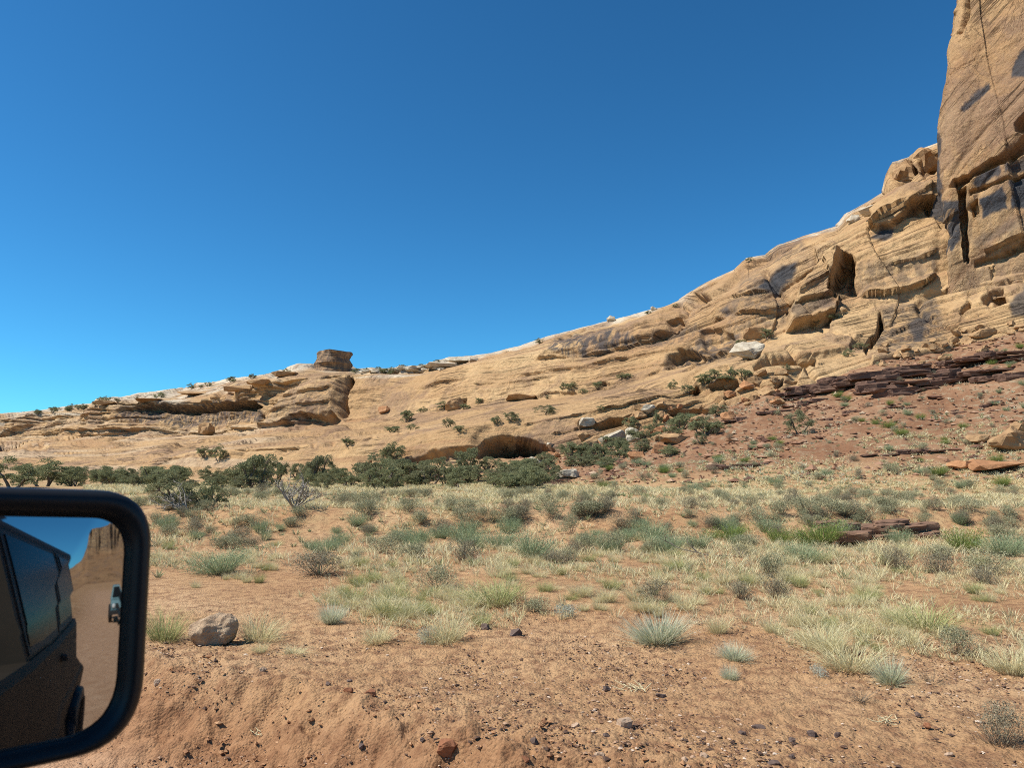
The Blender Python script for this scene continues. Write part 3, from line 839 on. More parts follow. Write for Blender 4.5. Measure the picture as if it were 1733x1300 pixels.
def spot(px, py):
    """nearest of ground and cliff at a pixel"""
    g_ = gpt(px, py); c = cliff_pt(px, py)
    if c is not None and (c[1] < g_[1] or g_[1] > 118):
        return np.array(c, float)
    return g_

# butte cap on the rim
def butte_cap():
    c = W(565, 628, 206.0)
    na, nh = 90, 34
    a = np.linspace(0, 2 * math.pi, na, endpoint=False)[:, None]
    t = np.linspace(0, 1.0, nh)[None, :]
    q = np.minimum(t / 0.88, 1.0)
    h = 6.2 * q
    rr = 5.4 - 0.95 * q + 0.06 * np.sin(q * 17) + 0.9 * pn(np.cos(a) * 1.8, np.sin(a) * 1.8, h * 0.5, 95) + 0.16 * np.tanh(4 * np.sin(q * 13 + 1))
    rr = rr * np.where(t > 0.88, np.sqrt(np.clip(1 - (t - 0.88) / 0.12, 0, 1)) * 0.98 + 0.0, 1)
    x = c[0] + rr * np.cos(a); y = c[1] + rr * np.sin(a) * 1.2; z = c[2] - 1.0 + h + 0.3 * pn(x * 0.4, y * 0.4, 0, 96) * q
    V = np.stack([x + 0 * z, y + 0 * z, z], -1)
    me = mesh('butte_cap', V.reshape(-1, 3), gridfaces(na, nh, True), M_CLIFF, True,
              {'bed': z.ravel() * 1.5, 'varn': np.full(z.size, 0.5), 'panel': np.zeros(z.size), 'pale': (0.35 * (q + 0 * a)).ravel(), 'red': np.full(z.size, 0.45)})
    tag(obj('butte_cap', me), 'small flat-topped knob of layered rock on the rim', kind='structure')
butte_cap()

# ------------------------------------------------------------------ boulders, slabs, stones
def rockmesh(name, dims, seed, mt, cuts=3, rough=0.12, flat=False, smooth=False, npts=16):
    r = random.Random(seed)
    bm = bmesh.new()
    for _ in range(npts if not flat else 14):
        v = Vector((r.gauss(0, 1), r.gauss(0, 1), r.gauss(0, 1))).normalized()
        k = 0.6 if flat else 0.8
        v = Vector([math.copysign(abs(c) ** k, c) for c in v])
        bm.verts.new((v.x * dims[0] / 2, v.y * dims[1] / 2, v.z * dims[2] / 2))
    res = bmesh.ops.convex_hull(bm, input=bm.verts)
    for v in [v for v in bm.verts if not v.link_faces]:
        bm.verts.remove(v)
    bmesh.ops.subdivide_edges(bm, edges=bm.edges, cuts=cuts, use_grid_fill=True)
    bmesh.ops.triangulate(bm, faces=bm.faces)
    V = np.array([v.co[:] for v in bm.verts])
    Fc = np.array([[q.index for q in f.verts] for f in bm.faces])
    bm.verts.index_update()
    Fc = np.array([[q.index for q in f.verts] for f in bm.faces])
    bm.free()
    m = max(dims)
    s = seed % 97
    sc = 3.0 / m
    nrm = V / (np.array(dims) / 2) ** 2
    nrm /= np.linalg.norm(nrm, axis=1)[:, None] + 1e-9
    d = rough * min(dims) * (fbm(V[:, 0] * sc, V[:, 1] * sc, V[:, 2] * sc, s, 3))
    V = V + nrm * d[:, None]
    return mesh(name, V, Fc, mt, smooth)

def rest(p, w_m, h_m, sink=0.18):
    return (p[0], p[1] + 0.0, p[2] + h_m * (0.5 - sink))

def boulder(px, py, wpx, hpx, mt, label, cat='boulder', seed=None, on=None, flat=False, name='boulder', tilt=0.15, rough=0.12, cuts=3, group=None, sink=0.18, rz=None):
    p = spot(px, py + hpx * 0.45) if on is None else np.array(on)
    Y = p[1]
    wm, hm = wpx * Y / F, hpx * Y / F
    seed = seed if seed is not None else int(px * 7 + py)
    r = random.Random(seed)
    me = rockmesh(name, (wm, wm * r.uniform(0.6, 0.9), hm * 1.15), seed, mt, cuts, rough, flat)
    o = obj(name, me)
    o.location = rest(p, wm, hm, sink)
    o.rotation_euler = (r.uniform(-tilt, tilt), r.uniform(-tilt, tilt), rz if rz is not None else r.uniform(-0.4, 0.4))
    tag(o, label, cat, group)
    return o

BL = [
    (1267, 590, 62, 34, M_WHITE, 'large pale angular boulder perched on the slickrock beside a round juniper'),
    (903, 782, 30, 18, M_WHITE, 'white boulder among junipers right of the dark alcove'),
    (960, 802, 44, 20, M_WHITE, 'broad white broken boulder at the foot of the talus'),
    (1036, 737, 52, 22, M_WHITE, 'pale slab-like boulder leaning at the cliff foot'),
    (997, 752, 42, 34, M_TAN, 'upright tan boulder beside the pale leaning one'),
    (1118, 757, 46, 20, M_ORANGE, 'orange tilted boulder low on the rubble slope below the junipers'),
    (1142, 741, 56, 18, M_TAN, 'long tan boulder just above the orange tilted one'),
    (1078, 770, 34, 16, M_ORANGE, 'small orange block left of the orange tilted boulder'),
    (612, 779, 40, 26, M_TAN, 'rounded tan boulder behind the juniper belt under the slickrock'),
    (1034, 537, 18, 10, M_WHITE, 'lone white boulder sitting on the skyline'),
    (1106, 519, 14, 8, M_WHITE, 'small pale skyline boulder above the overhang notch'),
    (350, 723, 34, 20, M_TAN, 'brown block standing alone on the bench of the far rim'),
    (1706, 742, 64, 44, M_TAN, 'big tan boulder at the right edge of the red slope'),
    (1656, 741, 42, 16, M_TAN, 'low tan rock left of the big one at the right edge'),
    (1728, 722, 30, 20, M_TAN, 'tan rock lying behind the big boulder at the right edge'),
    (862, 796, 62, 14, M_PURPLE, 'dark red rock lump below the alcove among junipers'),
    (921, 790, 24, 14, M_PURPLE, 'dark brown block touching the white boulder'),
    (905, 811, 16, 7, M_ORANGE, 'little orange rock in front of the junipers'),
    (768, 681, 38, 22, M_TAN, 'tan block above a low bush on the upper bench'),
    (880, 668, 60, 14, M_TAN, 'flat tan block lying on the upper bench with bushes'),
    (1205, 692, 46, 16, M_TAN, 'tan block roofing the dark hole at the cliff foot'),
    (1085, 700, 26, 14, M_TAN, 'tan block at the cliff foot above the leaning pale slab'),
    (648, 690, 22, 12, M_ORANGE, 'small orange block on the bench right of the butte'),
    (1275, 560, 40, 26, M_TAN, 'cracked tan block above the large pale boulder'),
    (1660, 560, 44, 20, M_TAN, 'tan block at the foot of the sheer wall'),
    (1300, 662, 34, 14, M_TAN, 'tan block at the top of the rubble slope'),
    (1470, 355, 40, 16, M_WHITE, 'whitish block lying on the skyline left of the capstones'),
    (1443, 367, 26, 14, M_WHITE, 'small pale block on the skyline beside a larger whitish one'),
]
for px, py, wp, hp, mt, lb in BL:
    boulder(px, py, wp, hp, mt, lb)
# capstones overhanging the skyline beside the wall
for px, py, wp, hp, Yc, lb in [(1538, 290, 66, 44, 117, 'rounded brown capstone jutting over the skyline'), (1572, 268, 56, 44, 116, 'second capstone tucked against the sheer wall')]:
    p = W(px, py + hp * .4, Yc)
    boulder(px, py, wp, hp, M_TAN, lb, on=p, rough=0.2)
# flat orange slabs low at the right edge
boulder(1682, 786, 108, 20, M_ORANGE, 'large flat orange sandstone slab low on the slope', flat=True, tilt=0.06, rz=0)
boulder(1632, 786, 52, 14, M_ORANGE, 'small orange slab leaning on the large flat one', flat=True, tilt=0.1, rz=0.2)
# tumbled blocks along the cliff foot, small and alike
k = 0
for _ in range(70):
    px = random.uniform(930, 1330)
    yb = np.interp(px, X18, C0y)
    py = yb + random.uniform(-45, 22)
    if 1000 < px < 1060 and py > 700: continue
    s = random.uniform(7, 20)
    boulder(px, py, s * 1.4, s * 0.8, random.choice([M_TAN, M_TAN, M_ORANGE, M_WHITE if px < 1100 else M_TAN]), 'small tumbled block among the rubble at the cliff foot', group='tumbled blocks along the cliff foot', seed=900 + k, cuts=2)
    k += 1
for _ in range(42):
    px = random.uniform(1480, 1733)
    py = np.interp(px, X18, C0y) + random.uniform(-30, 14)
    s = random.uniform(6, 15)
    boulder(px, py, s * 1.5, s * 0.8, M_TAN, 'small tan block in the scree below the sheer wall', group='blocks below the sheer wall', seed=1900 + k, cuts=2)
    k += 1
for _ in range(26):
    px = random.uniform(610, 760); py = random.uniform(616, 630)
    s = random.uniform(6, 13)
    p = cliff_pt(px, max(py, SKI(px) + 3))
    if p is None: continue
    boulder(px, py, s * 2.2, s * 0.6, M_WHITE, 'pale broken slab along the rim right of the butte', on=p, group='pale slabs on the rim', seed=2900 + k, cuts=2, flat=True)
    k += 1
for px, py, wp, hp in [(775, 606, 50, 8), (745, 614, 60, 9), (800, 603, 22, 6), (400, 652, 70, 8), (330, 660, 60, 8), (440, 645, 50, 9), (480, 628, 46, 8), (250, 672, 50, 6), (180, 676, 44, 8)]:
    p = cliff_pt(px, py + 6)
    if p is None: continue
    boulder(px, py, wp, hp, M_WHITE if px > 700 else M_TAN, 'long flat rock plate capping the distant rim', on=p, group='plates on the distant rim', seed=3900 + k, cuts=2, flat=True, rz=0.05, tilt=0.04)
    k += 1

# layered dark ledges on the talus: each ledge is a row of slabs
def slabmesh(seed, mt):
    r = random.Random(seed)
    bm = bmesh.new()
    n = 7
    prof = []
    for i in range(n):
        a = 2 * math.pi * i / n + r.uniform(-0.25, 0.25)
        c, s_ = math.cos(a), math.sin(a)
        prof.append((0.5 * math.copysign(abs(c) ** 0.5, c) * r.uniform(0.85, 1.1), 0.38 * math.copysign(abs(s_) ** 0.5, s_) * r.uniform(0.75, 1.1)))
    lv = [[bm.verts.new((x * k, y * k, z + r.uniform(-0.02, 0.02))) for x, y in prof] for z, k in ((-0.15, r.uniform(0.82, 0.95)), (-0.02, 0.97), (0.10, 1.0), (0.15, r.uniform(0.9, 0.97)))]
    for a, b in zip(lv[:-1], lv[1:]):
        for i in range(n):
            bm.faces.new((a[i], a[(i + 1) % n], b[(i + 1) % n], b[i]))
    bm.faces.new(lv[0][::-1]); bm.faces.new(lv[-1])
    bmesh.ops.subdivide_edges(bm, edges=[e for e in bm.edges if e.calc_length() > 0.2], cuts=2)
    bmesh.ops.triangulate(bm, faces=bm.faces)
    for v in bm.verts:
        v.co += Vector((r.uniform(-1, 1) * 0.02, r.uniform(-1, 1) * 0.025, r.uniform(-1, 1) * 0.012))
    me = bpy.data.meshes.new('slab'); bm.to_mesh(me); bm.free(); me.materials.append(mt)
    return me
SLAB = [slabmesh(500 + i, M_PURPLE) for i in range(12)]
def ledge(label, pts, tiers, thick, lmin, lmax, seed, mt=None):
    r = random.Random(seed)
    e = empty('rock_ledge', tuple(spot(*pts[0])))
    tag(e, label, kind='structure')
    base = np.array(e.location)
    pts = np.array(pts, float)
    seg = np.r_[0, np.cumsum(np.hypot(*np.diff(pts, axis=0).T))]
    for tr in range(tiers):
        q = r.uniform(0, 10)
        while q < seg[-1]:
            L = r.uniform(lmin, lmax)
            px = np.interp(q, seg, pts[:, 0]); py = np.interp(q, seg, pts[:, 1])
            p = gpt(px, py + r.uniform(-2, 2))
            k_ = p[1] / F
            o = bpy.data.objects.new('slab', r.choice(SLAB) if mt is None else r.choice(mt))
            link(o, e)
            th = thick * r.choice((0.5, 0.7, 0.9, 1.2, 1.7)) * k_
            o.location = np.array((p[0], p[1] + r.uniform(-0.1, 0.25) + 0.15 * tr * r.choice((-1, 1, 2)), p[2] + thick * k_ * (0.1 + 0.75 * tr))) - base
            o.scale = (L * 1.15 * k_, r.uniform(2.4, 3.6) * min(1, L * k_ / 3), th * 3.6)
            o.rotation_euler = (r.uniform(-0.05, 0.05), -math.atan2(np.interp(q + 5, seg, pts[:, 1]) - py, -5.0) * 0 + r.uniform(-0.12, -0.02), r.uniform(-0.10, 0.16))
            q += L * r.uniform(0.6, 0.9) + (r.uniform(10, 60) if r.random() < 0.22 + 0.12 * tr else 0)
    return e
ledge('long dark purple layered ledge crossing the upper red slope', [(1345, 674), (1375, 664), (1440, 655), (1480, 650), (1560, 634), (1620, 620), (1735, 606)], 4, 6, 26, 70, 1)
ledge('dark overhanging ledge below the long one', [(1470, 664), (1510, 668), (1552, 664), (1575, 650), (1640, 642), (1710, 640)], 4, 7, 30, 60, 2)
ledge('thin dark ledge low on the red slope, its nearer end', [(1210, 793), (1255, 790), (1302, 787)], 1, 6, 22, 40, 3)
ledge('thin dark ledge low on the red slope towards the orange slab', [(1462, 776), (1500, 770), (1545, 768), (1585, 769)], 2, 5, 20, 40, 4)
ledge('red rock ledge in front of the broad white boulder', [(930, 820), (960, 814), (1000, 811)], 1, 6, 16, 30, 5)
ledge('broken dark ledge slanting up to the cliff foot', [(1230, 715), (1300, 700), (1380, 680), (1400, 672)], 1, 5, 14, 34, 6)
ledge('scattered thin plates on the middle of the red slope', [(1400, 712), (1440, 700), (1480, 690), (1560, 690), (1640, 700), (1700, 676)], 1, 3, 10, 24, 7)
# flagstone pile in the wash
FLAGS = [slabmesh(600 + i, M_FLAG) for i in range(8)]
ledge('pile of dark flat flagstones in the wash among green shrubs', [(1428, 920), (1470, 916), (1530, 914), (1612, 916)], 5, 8, 26, 56, 8, FLAGS)

# the lone pitted rock by the road, stones on the gravel
p = gpt(356, 1092)
me = rockmesh('boulder', (82 * p[1] / F, 0.34, 50 * p[1] / F), 4242, M_BLOCK, 4, 0.16, npts=120)
o = obj('boulder', me); o.location = (p[0], p[1] + 0.1, p[2] + 0.12); o.rotation_euler = (0.05, -0.12, 0.15)
tag(o, 'pitted tan sandstone rock lying beside the road near the mirror', 'rock')
ST = [(873, 1078, 22, 16, 'D', 'dark angular stone on the gravel below the tufts'), (821, 1068, 18, 14, 'D', 'dark stone half hidden by a green sprig'),
      (757, 1288, 36, 26, 'R', 'rounded red-brown stone at the bottom of the bank'), (905, 1262, 16, 14, 'D', 'dark pointed stone on the bank face'),
      (1057, 1234, 28, 20, 'P', 'largest pale stone in the gravel'), (1027, 1169, 14, 9, 'D', 'small black stone above the straw litter'),
      (1118, 1183, 18, 9, 'D', 'flat dark stone right of the straw litter'), (974, 1235, 16, 10, 'P', 'pale stone left of the largest pale one'),
      (1026, 1252, 12, 9, 'D', 'grey stone just below the largest pale one'), (1015, 1281, 18, 11, 'P', 'cream stone near the bottom edge left of centre gravel'),
      (887, 1295, 18, 10, 'R', 'red stone at the bottom edge under the bank'), (1158, 1292, 13, 9, 'P', 'pale pebble at the bottom edge'),
      (1284, 1236, 24, 8, 'D', 'long flat dark stone in the right gravel'), (1374, 1247, 18, 9, 'D', 'dark triangular stone right of the long flat one'),
      (1418, 1249, 12, 8, 'D', 'small dark stone furthest right in the gravel row'), (1342, 1257, 14, 9, 'D', 'dark stone in front of the triangular one'),
      (1312, 1296, 24, 9, 'D', 'flat dark stone on the bottom edge'), (1256, 1245, 14, 8, 'D', 'dark stone left of the long flat one'),
      (1553, 1215, 15, 7, 'D', 'small dark stone on bare sand below the twiggy herb'), (1569, 1233, 12, 9, 'R', 'brown stone below the small dark one on bare sand'),
      (1192, 1288, 18, 12, 'P', 'pale stone pair member at the bottom edge'), (1606, 1284, 14, 8, 'P', 'pale stone on sand left of the brown shrub'),
      (267, 1162, 14, 11, 'P', 'pale round stone on the bank near the mirror'), (589, 1178, 18, 14, 'R', 'clod of red earth on the bank crest'),
      (626, 1180, 22, 14, 'R', 'second clod of red earth right of the first'), (741, 1206, 11, 8, 'D', 'dark stone on the upper bank'),
      (689, 1256, 9, 6, 'D', 'left one of two dark stones on the bank foot'), (716, 1256, 11, 7, 'D', 'right one of two dark stones on the bank foot'),
      (611, 1277, 10, 9, 'D', 'dark pointed stone on the road edge'), (555, 1160, 10, 6, 'D', 'small grey stone along the bank crest'),
      (445, 1137, 12, 8, 'P', 'pale flat stone above the bank left of centre'), (271, 1125, 12, 7, 'D', 'dark chip beside the bank near the mirror'),
      (364, 1122, 10, 8, 'D', 'grey chip below the pitted rock'), (280, 930 + 200, 8, 6, 'D', 'tiny dark chip right of the dark chip near the mirror'),
      (592, 1156, 12, 6, 'D', 'thin dark stone at the bank crest'), (1340, 1286, 11, 8, 'D', 'dark pebble above the flat stone on the bottom edge')]
for px, py, wp, hp, c, lb in ST:
    boulder(px, py - hp * 0.45, wp, hp, {'D': M_STONE_D, 'P': M_STONE_P, 'R': M_STONE_R}[c], lb, 'stone', name='stone', cuts=2, rough=0.1, sink=0.25)

def scatter_rocks(name, pos, size, mt, label, seed, flat=0.55):
    """many tiny stones joined"""
    r = np.random.default_rng(seed)
    octv = np.array([(1, 0, 0), (-1, 0, 0), (0, 1, 0), (0, -1, 0), (0, 0, 1), (0, 0, -1), (.7, .7, .3), (-.6, .7, -.2)], float)
    of = np.array([(0, 6, 4), (6, 2, 4), (2, 1, 4), (1, 3, 4), (3, 0, 4), (0, 5, 6), (6, 5, 2), (2, 5, 1), (1, 5, 3), (3, 5, 0)])
    n = len(pos)
    V = octv[None] * r.uniform(0.6, 1.25, (n, 8, 1)) + r.normal(0, 0.12, (n, 8, 3))
    V *= np.stack([r.uniform(0.7, 1.3, n), r.uniform(0.6, 1.1, n), r.uniform(0.6, 1.1, n) * flat], -1)[:, None]
    a = r.uniform(0, 6.28, n)
    ca, sa = np.cos(a)[:, None], np.sin(a)[:, None]
    V = np.stack([V[..., 0] * ca - V[..., 1] * sa, V[..., 0] * sa + V[..., 1] * ca, V[..., 2]], -1) * (size / 2)[:, None, None] + pos[:, None]
    Fc = (of[None] + 8 * np.arange(n)[:, None, None]).reshape(-1, 3)
    me = mesh(name, V.reshape(-1, 3), Fc, mt, False, {'rnd': np.repeat(r.uniform(0, 1, n), 8)})
    return tag(obj(name, me), label, kind='stuff')

g = G('gravel_mix')
gc = g.ramp(g.attr('rnd'), [(0.0, (0.07, 0.045, 0.035)), (0.45, (0.14, 0.08, 0.052)), (0.7, (0.30, 0.165, 0.09)), (0.88, (0.40, 0.27, 0.18)), (1.0, (0.58, 0.47, 0.36))])
M_GRAVEL = g.bsdf(gc, 0.95, 0.15)
n = 46000
gy = rng.uniform(3.8, 10.5, n); gx = rng.uniform(-1, 1, n) * (gy * 0.74)
dd = dperp(gx, gy)
dens = sst(0.0, 0.5, 0.5 + 0.9 * pn(gx * 0.5, gy * 0.5, 0, 101)) * np.where(dd < -0.8, 0.25, 1) * sst(10.5, 7.5, gy)
kp = rng.uniform(0, 1, n) < dens
gx, gy = gx[kp], gy[kp]
sz = 0.0145 * rng.lognormal(0, 0.5, len(gx))
scatter_rocks('gravel', np.stack([gx, gy, zg(gx, gy) + sz * 0.1], -1), np.clip(sz, 0.006, 0.05), M_GRAVEL, 'dark and pale gravel strewn over the orange soil', 7)
# coarser patch of chips right of the bank
n = 700
cx = rng.normal(0.9, 0.75, n); cy = rng.normal(5.0, 0.5, n)
sz = 0.024 * rng.lognormal(0, 0.4, n)
scatter_rocks('gravel', np.stack([cx, cy, zg(cx, cy) + 0.006], -1), np.clip(sz, 0.01, 0.06), M_GRAVEL, 'coarse stone chips at the foot of the flat', 8)
# clods of earth on the bank
n = 9500
cx = rng.uniform(-4.6, 3.2, n); cy = rng.uniform(3.9, 9.2, n)
dd = dperp(cx, cy)
kp = (np.abs(dd + 0.35) < 0.75) & (rng.uniform(0, 1, n) < 0.5 + 0.9 * pn(cx * 1.2, cy * 1.2, 0, 141))
cx, cy = cx[kp], cy[kp]
sz = np.clip(0.019 * rng.lognormal(0, 0.55, len(cx)), 0.008, 0.06)
g = G('earth_clod')
M_CLOD = g.bsdf(g.ramp(g.attr('rnd'), [(0.0, (0.22, 0.11, 0.06)), (0.6, (0.36, 0.19, 0.095)), (1.0, (0.43, 0.25, 0.135))]), 0.97, 0.08, normal=g.bump(g.noise(g.pos(), 60, 4, 0.7), 0.6, 0.01))
scatter_rocks('clods', np.stack([cx, cy, zg(cx, cy) + 0.014 + 0.15 * sz], -1), sz, M_CLOD, 'clods of orange earth on the road bank', 10, 0.7)
# talus rubble
n = 13000
ry = rng.uniform(42, 90, n); rx = rng.uniform(0.0, 0.75, n) * ry
s_, _ = talus_s(rx, ry)
kp = (s_ > 0.08) & (rng.uniform(0, 1, n) < 0.25 + 0.75 * sst(0, 0.5, pn(rx * 0.12, ry * 0.12, 0, 103)))
rx, ry = rx[kp], ry[kp]
sz = np.clip(0.26 * rng.lognormal(0, 0.55, len(rx)), 0.1, 1.4)
g = G('talus_mix')
M_RUB = g.bsdf(g.ramp(g.attr('rnd'), [(0.0, (0.10, 0.055, 0.04)), (0.5, (0.22, 0.115, 0.07)), (0.8, (0.34, 0.20, 0.125)), (1.0, (0.44, 0.33, 0.22))]), 0.95, 0.1)
scatter_rocks('rubble', np.stack([rx, ry, zg(rx, ry) + 0.05], -1), sz, M_RUB, 'loose red and tan rubble strewn over the slope', 9)

# ------------------------------------------------------------------ plants
def blades(n, r0, spread, h, wd, seed, droop=0.25, hvar=0.4, kink=0.0):
    """tuft of bent tapering blades"""
    r = np.random.default_rng(seed)
    a = r.uniform(0, 2 * math.pi, n); q = np.sqrt(r.uniform(0, 1, n))
    bx, by = r0 * q * np.cos(a), r0 * q * np.sin(a)
    aa = a + r.normal(0, 0.5, n)
    tilt = spread * (0.25 + 0.75 * q) * r.uniform(0.5, 1.2, n)
    L = h * r.uniform(1 - hvar, 1.1, n)
    dx, dy, dz = np.sin(tilt) * np.cos(aa), np.sin(tilt) * np.sin(aa), np.cos(tilt)
    wa = r.uniform(0, math.pi, n)
    wx, wy = np.cos(wa) * wd / 2, np.sin(wa) * wd / 2
    b = np.stack([bx, by, 0 * bx - 0.02], -1)
    m = b + np.stack([dx, dy, dz], -1) * (L * 0.55)[:, None]
    t = b + np.stack([dx * (1 + droop), dy * (1 + droop), dz - droop * np.abs(np.sin(tilt))], -1) * L[:, None]
    m = m + r.normal(0, 1, m.shape) * (kink * L)[:, None]; t = t + r.normal(0, 1, t.shape) * (1.6 * kink * L)[:, None]
    wv = np.stack([wx, wy, 0 * wx], -1)
    V = np.stack([b - wv, b + wv, m + wv * 0.8, m - wv * 0.8, t], 1).reshape(-1, 3)
    k = 5 * np.arange(n)[:, None, None]
    Fc = (np.array([(0, 1, 2), (0, 2, 3), (3, 2, 4)])[None] + k).reshape(-1, 3)
    tip = np.tile([0, 0, 0.55, 0.55, 1.0], n)
    rnd = np.repeat(r.uniform(0, 1, n), 5)
    return V, Fc, {'tip': tip, 'rnd': rnd}

def leaves(C, size, r, up=0.3, aspect=0.55):
    """small triangles/quads at centres C"""
    n = len(C)
    a = r.normal(size=(n, 3)); a[:, 2] += up; a /= np.linalg.norm(a, axis=1)[:, None]
    b = np.cross(a, r.normal(size=(n, 3))); b /= np.linalg.norm(b, axis=1)[:, None] + 1e-9
    s = (size * r.uniform(0.6, 1.4, n))[:, None]
    V = np.stack([C - a * s, C + b * s * aspect, C + a * s, C - b * s * aspect], 1).reshape(-1, 3)
    Fc = np.array([(0, 1, 2, 3)])[None] + 4 * np.arange(n)[:, None, None]
    rnd = np.repeat(np.clip(r.normal(0.5, 0.25, n), 0, 1), 4)
    return V, Fc.reshape(-1, 4), rnd

def tubes(paths, sides=5):
    """list of (points, r0, r1) -> verts, quads"""
    V = []; Fq = []; k = 0
    for pts, r0, r1 in paths:
        pts = [Vector(p) for p in pts]
        n = len(pts)
        for i, p in enumerate(pts):
            d = (pts[min(i + 1, n - 1)] - pts[max(i - 1, 0)]).normalized()
            s = d.orthogonal().normalized(); t = d.cross(s)
            rr = r0 + (r1 - r0) * i / (n - 1)
            for j in range(sides):
                a = 2 * math.pi * j / sides
                V.append(p + (s * math.cos(a) + t * math.sin(a)) * rr)
        for i in range(n - 1):
            for j in range(sides):
                a = k + i * sides + j; b = k + i * sides + (j + 1) % sides
                Fq.append((a, b, b + sides, a + sides))
        k += n * sides
    return np.array([v[:] for v in V]), np.array(Fq)

def grow(r, p, d, L, rad, depth, out, up=0.15, kink=0.35, kids=(2, 3), shrink=0.68):
    pts = [p]
    n = 4
    for i in range(n):
        d = (d + Vector((r.gauss(0, kink), r.gauss(0, kink), r.gauss(0, kink) + up)) * 0.5).normalized()
        p = p + d * L / n
        pts.append(p)
    out.append((pts, rad, rad * 0.6))
    ends = []
    if depth > 0:
        for _ in range(r.randint(*kids)):
            q = pts[r.randint(2, n)]
            d2 = (d + Vector((r.gauss(0, 0.7), r.gauss(0, 0.7), r.gauss(0.1, 0.45)))).normalized()
            ends += grow(r, q, d2, L * shrink * r.uniform(0.7, 1.1), rad * 0.6, depth - 1, out, up, kink, kids, shrink)
        return ends
    return [pts[-1]]

def shrub_mesh(name, seed, mt, n_leaf, leaf, squash=0.7, twigs=40, tw=0.012, inner=0.35):
    """unit dome shrub: radius .5, height ~squash"""
    r = np.random.default_rng(seed)
    lob = []
    for _ in range(9):
        a = r.uniform(0, 6.28); q = r.uniform(0.0, 0.32)
        lob.append((q * math.cos(a), q * math.sin(a), squash * r.uniform(0.32, 0.62), r.uniform(0.16, 0.27)))
    lob = np.array(lob)
    k = r.integers(0, len(lob), n_leaf)
    d = r.normal(size=(n_leaf, 3)); d /= np.linalg.norm(d, axis=1)[:, None]
    rad = lob[k, 3] * (inner + (1 - inner) * r.uniform(0, 1, n_leaf) ** 0.4)
    C = lob[k, :3] + d * rad[:, None] * np.array([1, 1, 0.95])
    C[:, 2] = np.abs(C[:, 2]) * 1.0 + 0.01
    V, Fq, rnd = leaves(C, leaf, r, 0.8, 0.3)
    # leaves point outward and up like twig ends
    bv, bf, at = blades(twigs, 0.10, 1.15, squash * 0.95, tw, seed + 1, 0.1, 0.5)
    allV = np.concatenate([V, bv])
    tri = np.concatenate([Fq[:, [0, 1, 2]], Fq[:, [0, 2, 3]], bf + len(V)])
    mi = np.concatenate([np.zeros(2 * len(Fq)), np.ones(len(bf))])
    return mesh(name, allV, tri, [mt, M_TWIG], False, {'rnd': np.concatenate([rnd, at['rnd']]), 'tip': np.concatenate([np.ones(len(V)), at['tip']])}, mi)

def broom_mesh(name, seed, mt, n=480, squash=0.75, wd=0.008):
    """stiff upright green stems in a dome (rabbitbrush, joint fir)"""
    V, Fc, at = blades(n, 0.20, 0.95, squash, wd, seed, 0.02, 0.35)
    r = np.random.default_rng(seed + 3)
    tips = V.reshape(-1, 5, 3)
    c = tips[:, 3] + (tips[:, 4] - tips[:, 3]) * r.uniform(0, 1, (len(tips), 1))
    LV, LF, lr = leaves(np.concatenate([c, c + r.normal(0, 0.03, c.shape), tips[:, 4]]), 0.024, r, 1.2, 0.25)
    tri = np.concatenate([Fc, LF[:, [0, 1, 2]] + len(V), LF[:, [0, 2, 3]] + len(V)])
    return mesh(name, np.concatenate([V, LV]), tri, mt, False, {'tip': np.concatenate([at['tip'], np.ones(len(LV))]), 'rnd': np.concatenate([at['rnd'], lr])})

def tuft(name, seed, mt, n, r0, spread, wd, droop=0.25, hvar=0.4, kink=0.0):
    V, Fc, at = blades(n, r0, spread, 1.0, wd, seed, droop, hvar, kink)
    return mesh(name, V, Fc, mt, False, at)

PROTO = {
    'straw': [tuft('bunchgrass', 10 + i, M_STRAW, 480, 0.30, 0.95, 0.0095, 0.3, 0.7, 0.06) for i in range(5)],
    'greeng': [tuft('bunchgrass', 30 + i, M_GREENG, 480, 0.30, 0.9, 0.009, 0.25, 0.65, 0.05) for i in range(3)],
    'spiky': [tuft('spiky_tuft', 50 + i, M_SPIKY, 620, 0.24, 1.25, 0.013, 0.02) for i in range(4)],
    'sage': [shrub_mesh('sagebrush', 70 + i, M_SAGE, 2600, 0.018, twigs=60, tw=0.008) for i in range(5)],
    'dark': [shrub_mesh('blackbrush', 90 + i, M_DARKB, 2400, 0.017, twigs=110, tw=0.008) for i in range(4)],
    'teal': [broom_mesh('rabbitbrush', 110 + i, M_TEAL) for i in range(4)],
    'green': [broom_mesh('joint_fir', 130 + i, M_GREENB, 520) for i in range(3)],
    'silver': [shrub_mesh('silver_herb', 150 + i, M_SILVER, 900, 0.028, 0.5, 24) for i in range(3)],
    'twiggy': [tuft('dry_herb', 170 + i, M_TWIG, 70, 0.15, 1.1, 0.014, 0.05) for i in range(3)],
}
CAT = {'straw': 'grass tuft', 'greeng': 'grass tuft', 'spiky': 'grass tuft', 'sage': 'shrub', 'dark': 'shrub', 'teal': 'shrub', 'green': 'shrub', 'silver': 'herb', 'twiggy': 'herb'}
